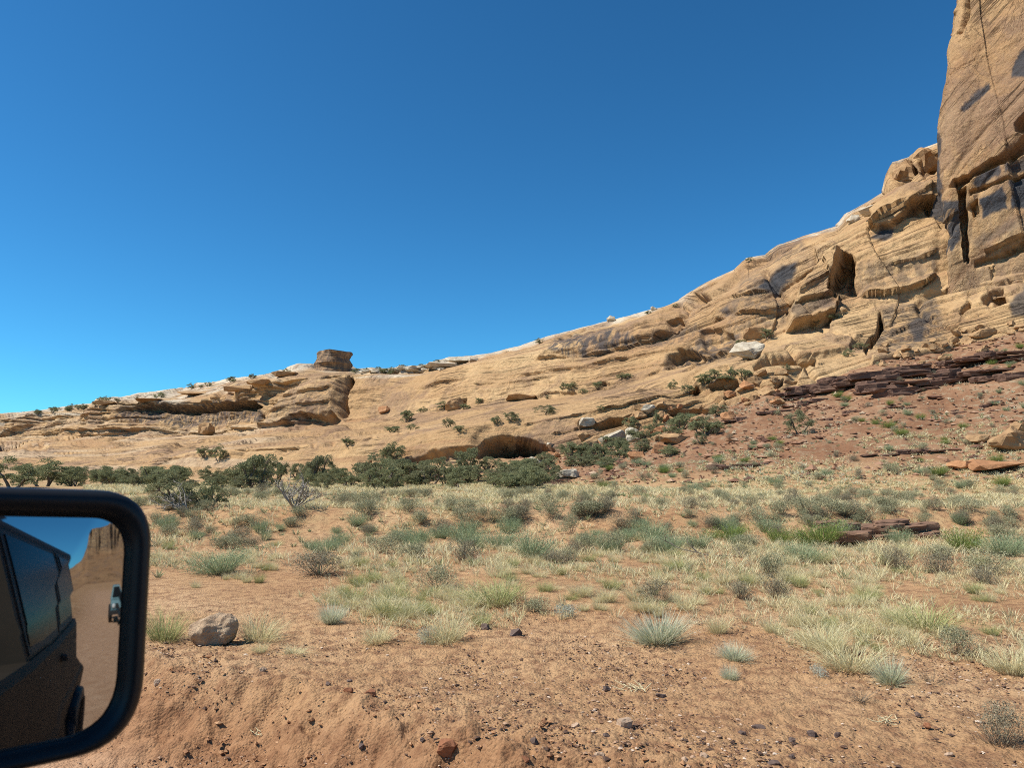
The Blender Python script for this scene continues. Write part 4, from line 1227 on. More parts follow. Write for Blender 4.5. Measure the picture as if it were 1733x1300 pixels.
def plant(kind, p, wm, hm, label, group=None, r=random):
    me = r.choice(PROTO[kind])
    o = bpy.data.objects.new(me.name.split('.')[0], me)
    link(o)
    o.location = (p[0], p[1], p[2] - 0.01)
    sq = {'sage': 0.72, 'dark': 0.72, 'silver': 0.5, 'teal': 0.78, 'green': 0.78}.get(kind, 0.95)
    ws = {'straw': 1.25, 'greeng': 1.35, 'spiky': 1.75, 'teal': 1.2, 'green': 1.2, 'twiggy': 1.3}.get(kind, 1.0)
    o.scale = (wm / ws * r.uniform(0.82, 1.2), wm / ws * r.uniform(0.82, 1.2), hm / sq)
    o.rotation_euler = (r.uniform(-0.17, 0.17), r.uniform(-0.17, 0.17), r.uniform(0, 6.28))
    tag(o, label, CAT[kind], group)
    return o

PL = [  # px, py(base), width px, height px, kind, label
    (1115, 1090, 130, 64, 'spiky', 'largest pale spiky tuft on the gravel right of centre'),
    (560, 1056, 58, 42, 'spiky', 'round pale spiky tuft on dark gravel left of centre'),
    (1243, 1119, 68, 34, 'spiky', 'low pale spiky tuft right of the largest one'),
    (1236, 1153, 36, 30, 'spiky', 'smallest pale spiky tuft in front of the low one'),
    (1507, 1157, 82, 50, 'spiky', 'pale green spiky tuft in front of tall straw grass'),
    (1383, 1147, 40, 22, 'silver', 'silvery low herb left of the pale green spiky tuft'),
    (722, 1086, 52, 26, 'silver', 'silvery herb beside straw grass above the bank'),
    (1455, 1188, 48, 34, 'twiggy', 'dry twiggy herb alone on bare sand'),
    (1578, 1160, 44, 26, 'twiggy', 'dry twiggy herb right of the pale green spiky tuft'),
    (1150, 1112, 46, 20, 'twiggy', 'wispy dead herb below the largest spiky tuft'),
    (905, 1036, 60, 34, 'sage', 'blue-grey bush beside the tall green grass'),
    (960, 1045, 50, 22, 'silver', 'flat silvery herb in grass right of the blue-grey bush'),
    (438, 1085, 80, 58, 'straw', 'straw tuft right of the pitted rock'),
    (440, 1105, 32, 22, 'straw', 'small straw tuft below the one beside the pitted rock'),
    (497, 1108, 42, 18, 'straw', 'flattened brown tuft on the gravel left of centre'),
    (278, 1085, 90, 66, 'greeng', 'green grass tuft against the mirror edge'),
    (840, 1024, 120, 58, 'greeng', 'tall green-yellow grass clump near the centre'),
    (755, 1088, 84, 62, 'straw', 'straw tuft above the bank next to the silvery herb'),
    (640, 1088, 74, 42, 'straw', 'thin grey straw tuft above the bank'),
    (1440, 1135, 110, 62, 'straw', 'tall bright straw clump behind the pale green spiky tuft'),
    (1395, 1098, 90, 56, 'straw', 'straw clump left of the tall bright one'),
    (1216, 1072, 48, 44, 'straw', 'single straw tuft right of the largest spiky tuft'),
    (1565, 1068, 120, 58, 'greeng', 'broad green grass clump on the right flat'),
    (1625, 1108, 80, 56, 'sage', 'grey bush in straw grass on the right'),
    (1692, 1264, 124, 84, 'dark', 'brown twiggy shrub at the right edge of the sand'),
    (1712, 1140, 90, 64, 'straw', 'straw clump at the right edge above the brown shrub'),
    (540, 975, 118, 48, 'dark', 'wide dark grey bush left of centre'),
    (740, 996, 96, 44, 'sage', 'grey bush in tall grass left of the green clump'),
    (1113, 1020, 70, 46, 'dark', 'round dark bush standing alone above the largest spiky tuft'),
    (1308, 978, 84, 62, 'sage', 'taller of two grey bushes stacked on the flat'),
    (1316, 1012, 78, 46, 'dark', 'front one of the grey bushes stacked on the flat'),
    (1252, 1014, 58, 40, 'dark', 'dark bush left of the stacked grey bushes'),
    (1513, 962, 66, 44, 'dark', 'dark bush left of a wide one below the flagstones'),
    (1592, 972, 84, 44, 'dark', 'wide dark bush below the flagstone pile'),
    (1663, 988, 66, 36, 'dark', 'low round dark bush on sand at right'),
    (712, 888, 50, 34, 'sage', 'grey-green bush in the mid distance left of centre'),
    (970, 938, 46, 28, 'dark', 'dark bush amid the green band at centre'),
    (372, 972, 96, 46, 'teal', 'loose green-grey bush right of the mirror'),
    (1235, 915, 84, 30, 'green', 'vivid green low bush on the wash bank'),
    (1318, 922, 60, 32, 'green', 'green bush left of the olive one by the flagstones'),
    (1388, 924, 80, 46, 'green', 'tall olive-green bush left of the flagstone pile'),
    (1104, 913, 70, 30, 'teal', 'turquoise-green bush on the wash bank at centre'),
    (1138, 932, 50, 32, 'teal', 'turquoise bush in front of the larger one at centre'),
    (785, 918, 90, 34, 'teal', 'wide teal bush in the wash left of centre'),
    (1522, 922, 40, 34, 'teal', 'teal bush growing in the flagstone pile'),
    (1632, 935, 62, 48, 'green', 'green bush at the right end of the flagstones'),
    (1700, 942, 74, 42, 'teal', 'sprawling bush at the right edge beyond the flagstones'),
    (650, 938, 80, 38, 'sage', 'grey bush with dark base left of the teal one'),
    (850, 930, 60, 36, 'teal', 'pale teal bush right of the wide teal one'),
    (965, 905, 46, 46, 'sage', 'tall grey bush above the dark one at centre'),
    (900, 945, 80, 52, 'teal', 'feathery green bush at the centre of the band'),
    (940, 955, 66, 30, 'dark', 'dark woody bush below the feathery green one'),
    (505, 876, 60, 24, 'sage', 'grey bush at the foot of the dead bare shrub'),
    (330, 905, 60, 30, 'dark', 'dark bush below the leaning juniper'),
    (420, 890, 66, 26, 'sage', 'olive bush between the juniper and the dead shrub'),
    (1360, 950, 70, 36, 'teal', 'green bush right of the stacked grey bushes'),
    (1470, 1018, 50, 30, 'greeng', 'green herb tuft amid straw on the right flat'),
    (380, 930, 60, 34, 'sage', 'bush with a bare spike of twigs left of centre'),
]
occupied = []
for px, py, wp, hp, kd, lb in PL:
    p = gpt(px, py)
    wm, hm = wp * p[1] / F, hp * p[1] / F
    plant(kd, p, wm, hm, lb)
    occupied.append((p[0], p[1], wm * 0.4))
occupied = np.array(occupied)

def free(x, y, pad=0.0):
    return np.all(np.hypot(occupied[:, 0] - x, occupied[:, 1] - y) > occupied[:, 2] + pad)

# countable tufts on the near flat
cnt = 0
tries = 0
rr = random.Random(77)
while cnt < 250 and tries < 9000:
    tries += 1
    py = rr.uniform(925, 1110); px = rr.uniform(240, 1760)
    lim = np.interp(px, [240, 480, 620, 800, 1000, 1200, 1300, 1400, 1560, 1760], [1000, 990, 1055, 1062, 1035, 1055, 1068, 1115, 1105, 1150])
    if py > lim: continue
    if pn(px * 0.008, py * 0.02, 0, 111) < -0.12: continue
    p = gpt(px, py)
    if not free(p[0], p[1], -0.05): continue
    h = rr.uniform(0.12, 0.32); wd = h * rr.uniform(0.9, 1.8)
    kd = 'straw' if rr.random() < 0.68 else 'greeng'
    plant(kd, p, wd, h, 'yellow bunchgrass tuft in the straw band on the near flat' if kd == 'straw' else 'greenish bunchgrass tuft in the straw band on the near flat',
          'bunchgrass on the near flat' if kd == 'straw' else 'greenish bunchgrass on the near flat', rr)
    cnt += 1
# scattered shrubs over the mid and far flat
cnt = 0; tries = 0
while cnt < 270 and tries < 9000:
    tries += 1
    q = rr.random()
    py = 838 + 135 * q ** 1.5; px = rr.uniform(230, 1770)
    green_band = math.exp(-((py - 915) / 20) ** 2) * (0.85 if 420 < px < 1250 else 0.4)
    if pn(px * 0.006, py * 0.03, 0, 113) < -0.25 and rr.random() < 0.7: continue
    if py > 940 and rr.random() < 0.75: continue
    p = gpt(px, py)
    if not free(p[0], p[1], -0.15): continue
    if 1415 < px < 1625 and 900 < py < 945: continue
    if 440 < px < 560 and 846 < py < 885: continue
    h = rr.uniform(0.25, 0.62) * (1.15 if py < 890 else 0.95); wd = h * rr.uniform(1.2, 2.1)
    u_ = rr.random()
    if u_ < green_band * 0.95: kd = 'teal'
    elif u_ < 0.8: kd = 'sage'
    else: kd = 'dark'
    nm = {'teal': 'teal-green', 'sage': 'grey-green', 'dark': 'dark grey'}[kd]
    zone = 'far flat before the junipers' if py < 880 else 'middle of the flat along the wash'
    plant(kd, p, wd, h, '%s bush scattered on the %s' % (nm, zone), '%s bushes on the %s' % (nm, zone), rr)
    cnt += 1
# small shrubs on the talus and on the rock benches
cnt = 0
for _ in range(190):
    px = rr.uniform(1000, 1740)
    yb = np.interp(px, X18, C0y)
    py = rr.uniform(yb - 4, 835)
    p = gpt(px, py)
    h = rr.uniform(0.3, 0.75)
    kd = rr.choice(['sage', 'sage', 'dark', 'teal', 'green'])
    nm = {'teal': 'teal-green', 'sage': 'grey-green', 'dark': 'dark grey', 'green': 'green'}[kd]
    plant(kd, p, h * rr.uniform(1.2, 1.9), h, '%s bush clinging to the red rubble slope' % nm, '%s bushes on the red slope' % nm, rr)

def stuff_tufts(name, n, y0, y1, cond, mts, label, seed, nb=16, hh=(0.15, 0.38), wd=0.015):
    r = np.random.default_rng(seed)
    v = r.uniform(0, 1, n)
    y = np.sqrt(y0 ** 2 + (y1 ** 2 - y0 ** 2) * v ** 1.25)
    x = r.uniform(-0.74, 0.74, n) * y
    k = cond(x, y, r)
    x, y = x[k], y[k]; n = len(x)
    z = zg(x, y)
    protos = [blades(nb, 0.22, 0.85, 1.0, 1.0, seed + i) for i in range(8)]
    which = r.integers(0, 8, n)
    Vs = np.stack([p_[0] for p_ in protos])[which]              # n, 5nb, 3
    h = r.uniform(hh[0], hh[1], n); sx = h * r.uniform(0.9, 1.4, n)
    w0 = wd * np.clip(y / 22, 0.8, 2.2)
    # blade widths are set in metres: rebuild from centre lines
    B = Vs.reshape(n, nb, 5, 3)
    mid = np.stack([(B[:, :, 0] + B[:, :, 1]) / 2, (B[:, :, 2] + B[:, :, 3]) / 2, B[:, :, 4]], 2) * np.stack([sx, sx, h], -1)[:, None, None]
    a = r.uniform(0, math.pi, (n, nb)); wv = np.stack([np.cos(a), np.sin(a), 0 * a], -1) * (w0 / 2)[:, None, None]
    V = np.stack([mid[:, :, 0] - wv, mid[:, :, 0] + wv, mid[:, :, 1] + wv * .8, mid[:, :, 1] - wv * .8, mid[:, :, 2]], 2)
    V = V + np.stack([x, y, z], -1)[:, None, None]
    Fc = (np.array([(0, 1, 2), (0, 2, 3), (3, 2, 4)])[None] + 5 * np.arange(n * nb)[:, None, None]).reshape(-1, 3)
    rnd = np.repeat(np.clip(np.repeat(r.uniform(0, 0.7, n), nb) + r.uniform(0, 0.3, n * nb), 0, 1), 5)
    me = mesh(name, V.reshape(-1, 3), Fc, mts, False, {'tip': np.tile([0, 0, .55, .55, 1.], n * nb), 'rnd': rnd})
    return tag(obj(name, me), label, kind='stuff')

def c_far(x, y, r):
    s_, _ = talus_s(x, y)
    d_ = 0.36 + 1.2 * pn(x * 0.16, y * 0.16, 0, 121) + 0.6 * pn(x * 0.6, y * 0.6, 0, 122) + 0.3 * sst(26, 40, y)
    return (r.uniform(0, 1, len(x)) < d_) & (s_ < 0.35) & (866.5 + F * x / y > 150)
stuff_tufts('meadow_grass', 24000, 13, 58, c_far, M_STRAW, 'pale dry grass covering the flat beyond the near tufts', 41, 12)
def c_near(x, y, r):
    py = proj(np.stack([x, y, zg(x, y)], -1))
    lim = np.interp(py[0], [240, 480, 620, 800, 1000, 1200, 1300, 1400, 1560, 1760], [1000, 1000, 1060, 1070, 1045, 1062, 1075, 1120, 1110, 1150])
    return (py[1] < lim) & (r.uniform(0, 1, len(x)) < 0.22 + 1.4 * pn(x * 0.35, y * 0.35, 0, 123) + 0.25 * sst(1, 4, x))
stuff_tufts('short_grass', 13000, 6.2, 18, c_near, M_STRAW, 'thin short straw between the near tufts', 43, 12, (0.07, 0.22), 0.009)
def c_low(x, y, r):
    s_, _ = talus_s(x, y)
    return (s_ < 0.5) & (866.5 + F * x / y > 200) & (r.uniform(0, 1, len(x)) < 0.45 + 1.2 * pn(x * 0.2, y * 0.2, 0, 127))
stuff_tufts('low_scrub', 4200, 13, 66, c_low, M_LOW, 'tiny grey-green scrub dotted between grass on the flat', 47, 18, (0.12, 0.30), 0.018)
def c_tal(x, y, r):
    s_, _ = talus_s(x, y)
    return (s_ > 0.05) & (s_ < 0.97) & (x > 5) & (r.uniform(0, 1, len(x)) < 0.25 + 0.8 * pn(x * 0.12, y * 0.12, 0, 125))
stuff_tufts('slope_grass', 6000, 42, 88, c_tal, M_SPIKY, 'sparse grey-green grass on the red slope', 45, 10, (0.18, 0.4), 0.02)

# straw litter and a dead branch on the gravel
def litter(px, py, label, n, L, seed):
    p = gpt(px, py)
    r = random.Random(seed)
    paths = []
    for _ in range(n):
        a = r.uniform(0, math.pi); c = Vector((r.gauss(0, L * .45), r.gauss(0, L * 0.25), r.uniform(0.004, 0.03)))
        d = Vector((math.cos(a), math.sin(a) * .6, r.uniform(-0.05, 0.3))) * L * r.uniform(.2, .5)
        paths.append(([c - d, c, c + d + Vector((0, 0, 0.01))], 0.004, 0.003))
    V, Fq = tubes(paths, 4)
    o = obj('straw_litter', mesh('straw_litter', V, Fq, M_PALESTRAW)); o.location = p
    tag(o, label, 'straw')
M_PALESTRAW = plain('pale_straw', (0.58, 0.50, 0.30))
litter(1068, 1170, 'bleached straw stems lying on the gravel at centre', 16, 0.16, 3)
litter(1497, 1226, 'bleached straw stems lying on sand left of the brown shrub', 12, 0.12, 4)
litter(425 + 10, 1246, 'few pale stems lying on the dirt road', 5, 0.1, 6)
p = gpt(1205, 944)
out = []
r0 = random.Random(9)
for s in (-1, 1):
    grow(r0, Vector((0, 0, 0.06)), Vector((s, 0.1, 0.12)), 0.9, 0.035, 2, out, 0.05, 0.25)
V, Fq = tubes(out, 5)
o = obj('dead_branch', mesh('dead_branch', V, Fq, M_BARK)); o.location = p; o.scale = (0.7, 0.7, 0.5)
tag(o, 'grey dead branch lying on sand below the vivid green bush', 'branch')

# ------------------------------------------------------------------ junipers
def juniper_protos():
    res = []
    for i in range(8):
        r = random.Random(300 + i); nr = np.random.default_rng(300 + i)
        out = []; ends = []
        stems = r.randint(2, 4)
        for s in range(stems):
            a = 6.28 * s / stems + r.uniform(-.6, .6)
            ends += grow(r, Vector((0.04 * math.cos(a), 0.04 * math.sin(a), -0.06)), Vector((0.55 * math.cos(a), 0.55 * math.sin(a), 0.75)).normalized(), 0.42, 0.035, 2, out, 0.12, 0.3, (2, 3), 0.62)
        V, Fq = tubes(out, 5)
        zs = V[:, 2].max(); rs = np.abs(V[:, :2]).max()
        tm = mesh('trunk', V, Fq, M_BARK)
        cl = [np.array(e[:]) for e in ends]
        for _ in range(26):
            a = r.uniform(0, 6.28); q = r.uniform(0.08, 0.5)
            cl.append(np.array([q * math.cos(a), q * math.sin(a), 0.06 + r.uniform(0.0, 0.85) * (1.0 - q)]))
        Cs = []
        for c in cl:
            m = nr.integers(90, 200); rad = nr.uniform(0.08, 0.17)
            d = nr.normal(size=(m, 3)); d /= np.linalg.norm(d, axis=1)[:, None]; d[:, 2] = np.abs(d[:, 2]) * 1.0 - 0.35
            Cs.append(c + d * rad * nr.uniform(0.5, 1.05, (m, 1)))
        C = np.concatenate(Cs); C[:, 2] = np.maximum(C[:, 2], 0.03)
        LV, LF, rnd = leaves(C, 0.018, nr, 0.6, 0.5)
        rnd = np.clip(rnd * 0.6 + 0.4 * np.repeat(np.repeat(nr.uniform(0, 1, len(cl)), [len(c) for c in Cs]), 4), 0, 1)
        cm = mesh('crown', LV, LF, M_JUN, False, {'rnd': rnd, 'tip': np.ones(len(LV))})
        res.append((tm, cm, max(LV[:, 2].max(), zs), max(rs, np.percentile(np.abs(LV[:, :2]), 98))))
    return res
JUN = juniper_protos()
def juniper(p, wm, hm, label, group=None, r=random, name='juniper_tree', bare=False):
    tm, cm, hz, rs = r.choice(JUN)
    e = empty(name, (p[0], p[1], p[2] - 0.05), r.uniform(0, 6.28))
    e.scale = (wm / 2 / rs, wm / 2 / rs, hm / hz)
    obj('trunk', tm, e)
    obj('crown', cm, e)
    tag(e, label, 'tree', group)
    return e
def jpx(px, py, wp, hp, label, group=None, r=random, at=None):
    p = spot(px, py) if at is None else at
    if p is None: return
    k_ = p[1] / F
    return juniper(p, wp * k_, hp * k_, label, group, r)

JL = [
    (300, 862, 90, 66, 'leaning juniper with bare lower twigs right above the mirror'),
    (352, 860, 70, 50, 'low dark juniper joined to the leaning one'),
    (20, 826, 90, 56, 'greyish juniper at the left edge above the mirror'),
    (75, 824, 84, 50, 'dull grey-green juniper beside the one at the left edge'),
    (368, 778, 30, 30, 'lone juniper on the pale slickrock above the belt'),
    (345, 772, 34, 20, 'spreading bush-like juniper left of the lone one on slickrock'),
    (1354, 735, 50, 44, 'leaning juniper alone on the red slope'),
    (1297, 573, 20, 18, 'round juniper behind the large pale boulder'),
    (1242, 638, 22, 22, 'left one of a juniper pair on the slickrock below the pale boulder'),
    (1258, 638, 20, 18, 'right one of a juniper pair on the slickrock below the pale boulder'),
    (1205, 648, 48, 24, 'wide dark juniper clump on the bench'),
    (1166, 662, 20, 16, 'small juniper left of the wide clump on the bench'),
    (1333, 628, 18, 15, 'juniper in front of the low wide overhang'),
    (922, 700, 46, 18, 'low wide juniper on the slickrock ramp'),
    (840, 716, 16, 16, 'little juniper on the slickrock ramp left of the low wide one'),
    (757, 722, 20, 18, 'little juniper on the ramp below the tan block'),
    (686, 714, 24, 22, 'juniper on the bench right of the butte crack'),
    (662, 730, 30, 12, 'low bush-like juniper below the bench'),
    (695, 726, 22, 12, 'low juniper right of the bush-like one below the bench'),
    (752, 690, 34, 14, 'dark juniper at the shady foot of the tan block'),
    (665, 780, 40, 36, 'tall juniper against the slickrock left of the alcove'),
    (652, 790, 22, 34, 'narrow juniper next to the tall one by the slickrock'),
    (1112, 722, 20, 30, 'narrow upright juniper at the cliff foot'),
    (1188, 738, 56, 34, 'dark rounded juniper under the cliff foot hole'),
    (1150, 728, 34, 28, 'juniper left of the dark rounded one at the cliff foot'),
    (1065, 728, 34, 26, 'juniper behind the pale leaning slab'),
    (1338, 668, 22, 14, 'small juniper above the broken dark ledge'),
    (1095, 748, 48, 22, 'juniper between tan boulders at the cliff foot'),
    (1048, 768, 40, 30, 'juniper in front of the upright tan boulder'),
    (1132, 772, 40, 18, 'grey juniper beside the orange tilted boulder'),
    (990, 790, 34, 20, 'juniper right of the broad white boulder'),
    (935, 818, 44, 34, 'juniper in front of the broad white boulder'),
    (885, 800, 50, 26, 'rounded juniper in the mouth of the alcove'),
    (790, 800, 44, 44, 'bright green juniper left of the alcove mouth'),
]
for px, py, wp, hp, lb in JL:
    jpx(px, py, wp, hp, lb)
# the dense belt along the foot of the slickrock
rj = random.Random(31)
cl_ = [rj.uniform(120, 905) for _ in range(34)]
for i in range(126):
    px = min(905, max(105, rj.choice(cl_) + rj.gauss(0, 14))) if i % 4 else rj.uniform(110, 905)
    f = rj.random()
    Yj = np.interp(px, [120, 300, 940], [56, 48, 43]) + f * 26
    x = (px - 866.5) / F * Yj
    p = np.array([x, Yj, float(zg(x, Yj))])
    hm = min(2.5, rj.lognormvariate(0.5, 0.33)); wm = max(1.3, hm) * rj.uniform(0.9, 1.7)
    if px < 420: hm *= 0.65; wm *= 0.75
    if px > 770: hm = min(hm, 1.5); wm = min(wm, 2.4)
    front = f < 0.3
    juniper(p, wm, hm, 'dark green juniper in the %s of the belt below the slickrock' % ('front row' if front else 'back rows'), 'junipers in the %s of the belt' % ('front row' if front else 'back rows'), rj)
for px, py, wp, hp in [(965, 768, 44, 22), (1010, 775, 40, 26), (925, 785, 34, 20), (975, 775, 36, 26), (1020, 792, 40, 20), (840, 822, 44, 26), (930, 800, 40, 26), (745, 790, 24, 18), (1075, 745, 30, 18), (1210, 730, 36, 22), (990, 768, 30, 22), (1030, 755, 26, 18)]:
    jpx(px, py, wp, hp, 'dark juniper among the boulders right of the alcove', 'junipers among the boulders', rj)
for i in range(30):
    px = rj.uniform(900, 1235)
    py = np.interp(px, X18, C0y) + 6 + rj.random() ** 1.4 * (815 - np.interp(px, X18, C0y)) * 0.6
    jpx(px, py, rj.uniform(18, 40), rj.uniform(12, 24), 'dark juniper among the boulders right of the alcove', 'junipers among the boulders', rj)
for i in range(26):
    px = rj.uniform(470, 1460); t = rj.random()
    py = np.interp(px, X18, C2y) + rj.uniform(-6, 10) if t < 0.6 else np.interp(px, X18, C1y) + rj.uniform(-8, 10)
    p = cliff_pt(px, py)
    if p is None: continue
    juniper(p, rj.uniform(1.0, 2.4), rj.uniform(0.7, 1.4), 'tiny juniper rooted in a bedding crack of the slickrock', 'tiny junipers on the slickrock', rj)
for i in range(58):
    u_ = rj.random()
    px = rj.uniform(60, 500) if u_ < 0.5 else (rj.uniform(596, 745) if u_ < 0.9 else rj.uniform(800, 1420))
    sy = SKI(px)
    p = cliff_pt(px, sy + rj.uniform(2, 6))
    if p is None: continue
    Yk = p[1] / F
    s = rj.uniform(5, 11)
    juniper(p, s * 1.5 * Yk, s * Yk, 'tiny dark juniper on the skyline rim', 'junipers along the skyline', rj)

# bare grey shrub in front of the belt
p = gpt(500, 862)
out = []
r0 = random.Random(21)
for s in range(11):
    a = 6.28 * s / 11 + r0.uniform(-.2, .2)
    grow(r0, Vector((0, 0, 0)), Vector((math.cos(a), math.sin(a) * .8, r0.uniform(0.4, 1.3))).normalized(), 0.95, 0.045, 3, out, 0.12, 0.28, (2, 3), 0.62)
V, Fq = tubes(out, 4)
V *= np.array([48 * p[1] / F / np.percentile(np.abs(V[:, 0]), 98)] * 2 + [70 * p[1] / F / V[:, 2].max()])
o = obj('dead_shrub', mesh('dead_shrub', V, Fq, M_DEAD)); o.location = p
tag(o, 'bare grey dead shrub in front of the juniper belt', 'shrub')
p = gpt(318, 866); out = []
for s in range(7):
    a = R(100) + s * 0.3
    grow(r0, Vector((0, 0, 0)), Vector((math.cos(a), 0.3 * math.sin(a), r0.uniform(0.3, 1.0))).normalized(), 0.6, 0.03, 3, out, 0.08, 0.28, (2, 3), 0.62)
V, Fq = tubes(out, 4)
o = obj('dead_shrub', mesh('dead_shrub', V, Fq, M_DEAD)); o.location = p; o.scale = (1.1, 1.1, 1.0)
tag(o, 'bare grey twigs under the leaning juniper near the mirror', 'shrub')

# ------------------------------------------------------------------ labels of the alike plants and rocks: by the nearest landmark
ORD = ['nearest', 'second', 'third', 'fourth', 'fifth', 'sixth', 'seventh', 'eighth', 'ninth', 'tenth', 'eleventh', 'twelfth'] + [a_ + 'teenth' for a_ in ('thir', 'four', 'fif', 'six', 'seven', 'eigh', 'nine')] + ['twentieth'] + [t_ + '-' + o_ for t_ in ('twenty', 'thirty', 'forty', 'fifty') for o_ in ('first', 'second', 'third', 'fourth', 'fifth', 'sixth', 'seventh', 'eighth', 'ninth')]
LM = [(q[0], q[1] - q[3] * 0.4, q[5]) for q in PL + BL] + [(q[0], q[1] - q[3] * 0.4, q[4]) for q in JL]
LM = [q for q in LM if len(q[2].split()) <= 9 and ' and ' not in q[2]]
LMX = np.array([(q[0], q[1] * 1.6) for q in LM])
bpy.context.view_layer.update()
short = {}
def relabel():
    cells = {}
    for o in list(SC.objects):
        if o.parent is None and 'group' in o and 'category' in o:
            a_, b_ = proj(np.array(o.location))
            h_ = o.dimensions.z if o.type == 'MESH' else 1.5
            b_ = b_ - 0.4 * h_ * F / max(o.location.y, 1)
            dv = LMX - np.array([a_, b_ * 1.6])
            k_ = int(np.argmin((dv ** 2).sum(1)))
            dx, dy_ = -dv[k_]
            side = ('right of' if dx > 0 else 'left of') if abs(dx) > abs(dy_) else ('below' if dy_ > 0 else 'above')
            words = o['label'].split()
            kind = ' '.join(words[:next((i for i, w_ in enumerate(words) if w_ in ('in', 'on', 'scattered', 'clinging', 'among', 'along', 'capping', 'rooted')), 3)])
            cells.setdefault((kind, side, k_), []).append((float(np.hypot(dx, dy_)), o))
    for (kind, side, k_), lst in cells.items():
        lst.sort(key=lambda q: q[0])
        for i, (_, o) in enumerate(lst):
            lm = LM[k_][2]
            nm_ = ('%s %s %s the %s' % (ORD[min(i, 50)] if len(lst) > 1 else '', kind, side, lm)).strip()
            o['label'] = ' '.join(nm_.split()[:16])
relabel()

# ------------------------------------------------------------------ the vehicle with its side mirror, and what the mirror shows
def vray(px, py):
    v = W(px, py, 1.0) - np.array([0, 0, CAMZ])
    return v / np.linalg.norm(v)
C_ = np.array([0, 0, CAMZ])
H3 = np.array([HEAD[0], HEAD[1], 0]); H3 /= np.linalg.norm(H3)
S3 = np.array([H3[1], -H3[0], 0])
SIDEPLANE = 0.22
def veh(h, s, z):
    return np.array([h * H3[0] + s * S3[0], h * H3[1] + s * S3[1], z])
mc = W(60, 1075, 0.85)                         # centre of the convex glass
RM = 1.5                                       # radius of the glass
v0 = vray(152, 1005)
hit0 = W(152, 1005, 0.86)
rear = veh(-3.1, SIDEPLANE, hit0[2])
rd = rear - hit0; rd /= np.linalg.norm(rd)
MN = rd - v0; MN /= np.linalg.norm(MN)
tg = hit0 - mc; tg = tg - (tg @ MN) * MN
MN = MN - tg / RM; MN /= np.linalg.norm(MN)    # normal at the centre
MC = mc - MN * RM
def on_mirror(px, py, off=0.0):
    v = vray(px, py)
    t = ((mc + MN * off - C_) @ MN) / (v @ MN)
    return C_ + v * t
def dome(p):
    """drop a point of the mirror plane on to the convex glass"""
    q = p - mc; q = q - (q @ MN) * MN
    return mc + q + MN * (math.sqrt(RM * RM - q @ q) - RM)
def refl(px, py):
    v = vray(px, py)
    oc = C_ - MC
    bq = v @ oc
    t = -bq - math.sqrt(bq * bq - (oc @ oc - RM * RM))
    h = C_ + v * t
    nn = (h - MC) / RM
    return h, v - 2 * (v @ nn) * nn
def W2(px, py, dist):
    """point seen in the mirror at that pixel, at horizontal distance dist"""
    q, r_ = refl(px, py)
    return q + r_ / np.hypot(r_[0], r_[1]) * dist

M_BLACK = plain('black_plastic', (0.010, 0.011, 0.012), 0.42, 0.35, scale=60, var=0.1)
M_PAINT = plain('dusty_tan_paint', (0.042, 0.034, 0.025), 0.6, 0.12, scale=3, var=0.2)
M_TRIM = plain('dusty_black_trim', (0.03, 0.028, 0.026), 0.6, 0.4, scale=8)
M_TYRE = plain('rubber', (0.02, 0.019, 0.018), 0.85, 0.3)
M_RIM = plain('dark_alloy', (0.10, 0.10, 0.10), 0.4, 0.5, 0.8)
g = G('tinted_glass'); M_TINT = g.bsdf((0.012, 0.013, 0.015), 0.22, 0.05)
g = G('mirror_glass'); M_MIRROR = g.bsdf((0.38, 0.39, 0.40), 0.02, 0.5, 1.0)
van = empty('off_road_van', tuple(veh(-1.0, SIDEPLANE - 0.9, -0.28)))
tag(van, 'dusty tan vehicle whose black side mirror fills the lower left corner', 'vehicle')
vb = np.array(van.location)

def rounded(corners, rads, k=10):
    pts = []
    n = len(corners)
    for i in range(n):
        p0, p1, p2 = [np.array(corners[(i + j) % n], float) for j in (-1, 0, 1)]
        a = (p0 - p1) / np.linalg.norm(p0 - p1); b = (p2 - p1) / np.linalg.norm(p2 - p1)
        s0, s2 = p1 + a * rads[i], p1 + b * rads[i]
        for t in np.linspace(0, 1, k):
            pts.append((1 - t) ** 2 * s0 + 2 * t * (1 - t) * p1 + t * t * s2)
    return np.array(pts)
outer = rounded([(-190, 818), (258, 832), (236, 1256), (-190, 1352)], [60, 92, 118, 60])
inner = rounded([(-160, 868), (219, 876), (196, 1238), (-160, 1312)], [50, 60, 92, 50])
cen = np.array([40, 1070.])
def ring(poly, off):
    return np.array([on_mirror(q[0], q[1], 0.0) for q in poly]) + MN * off
rings = [ring(inner + (cen - inner) * 0.03, -0.03), ring(inner, 0.002), ring(inner * 0.7 + outer * 0.3, 0.016), ring(inner * 0.3 + outer * 0.7, 0.018), ring(inner * 0.06 + outer * 0.94, 0.010), ring(outer, -0.004),
         ring(outer, -0.05), ring(outer * 0.9 + cen * 0.1, -0.09), ring(outer * 0.65 + cen * 0.35, -0.115)]
nr_ = len(outer)
V = np.concatenate(rings) - vb
Fl = []
for k in range(len(rings) - 1):
    for i in range(nr_):
        a, b = k * nr_ + i, k * nr_ + (i + 1) % nr_
        Fl.append((a, b, b + nr_, a + nr_))
Fl.append(tuple(range((len(rings) - 1) * nr_, len(rings) * nr_)))
me = mesh('side_mirror', V, Fl, M_BLACK)
smir = obj('side_mirror', me, van)
smir['label'] = 'black plastic side mirror housing'
gr_ = []
ni = len(inner)
for t in np.linspace(1.0, 0.02, 26):
    gr_ += [dome(on_mirror(*(cen + (q - cen) * 0.99 * t))) - vb for q in inner]
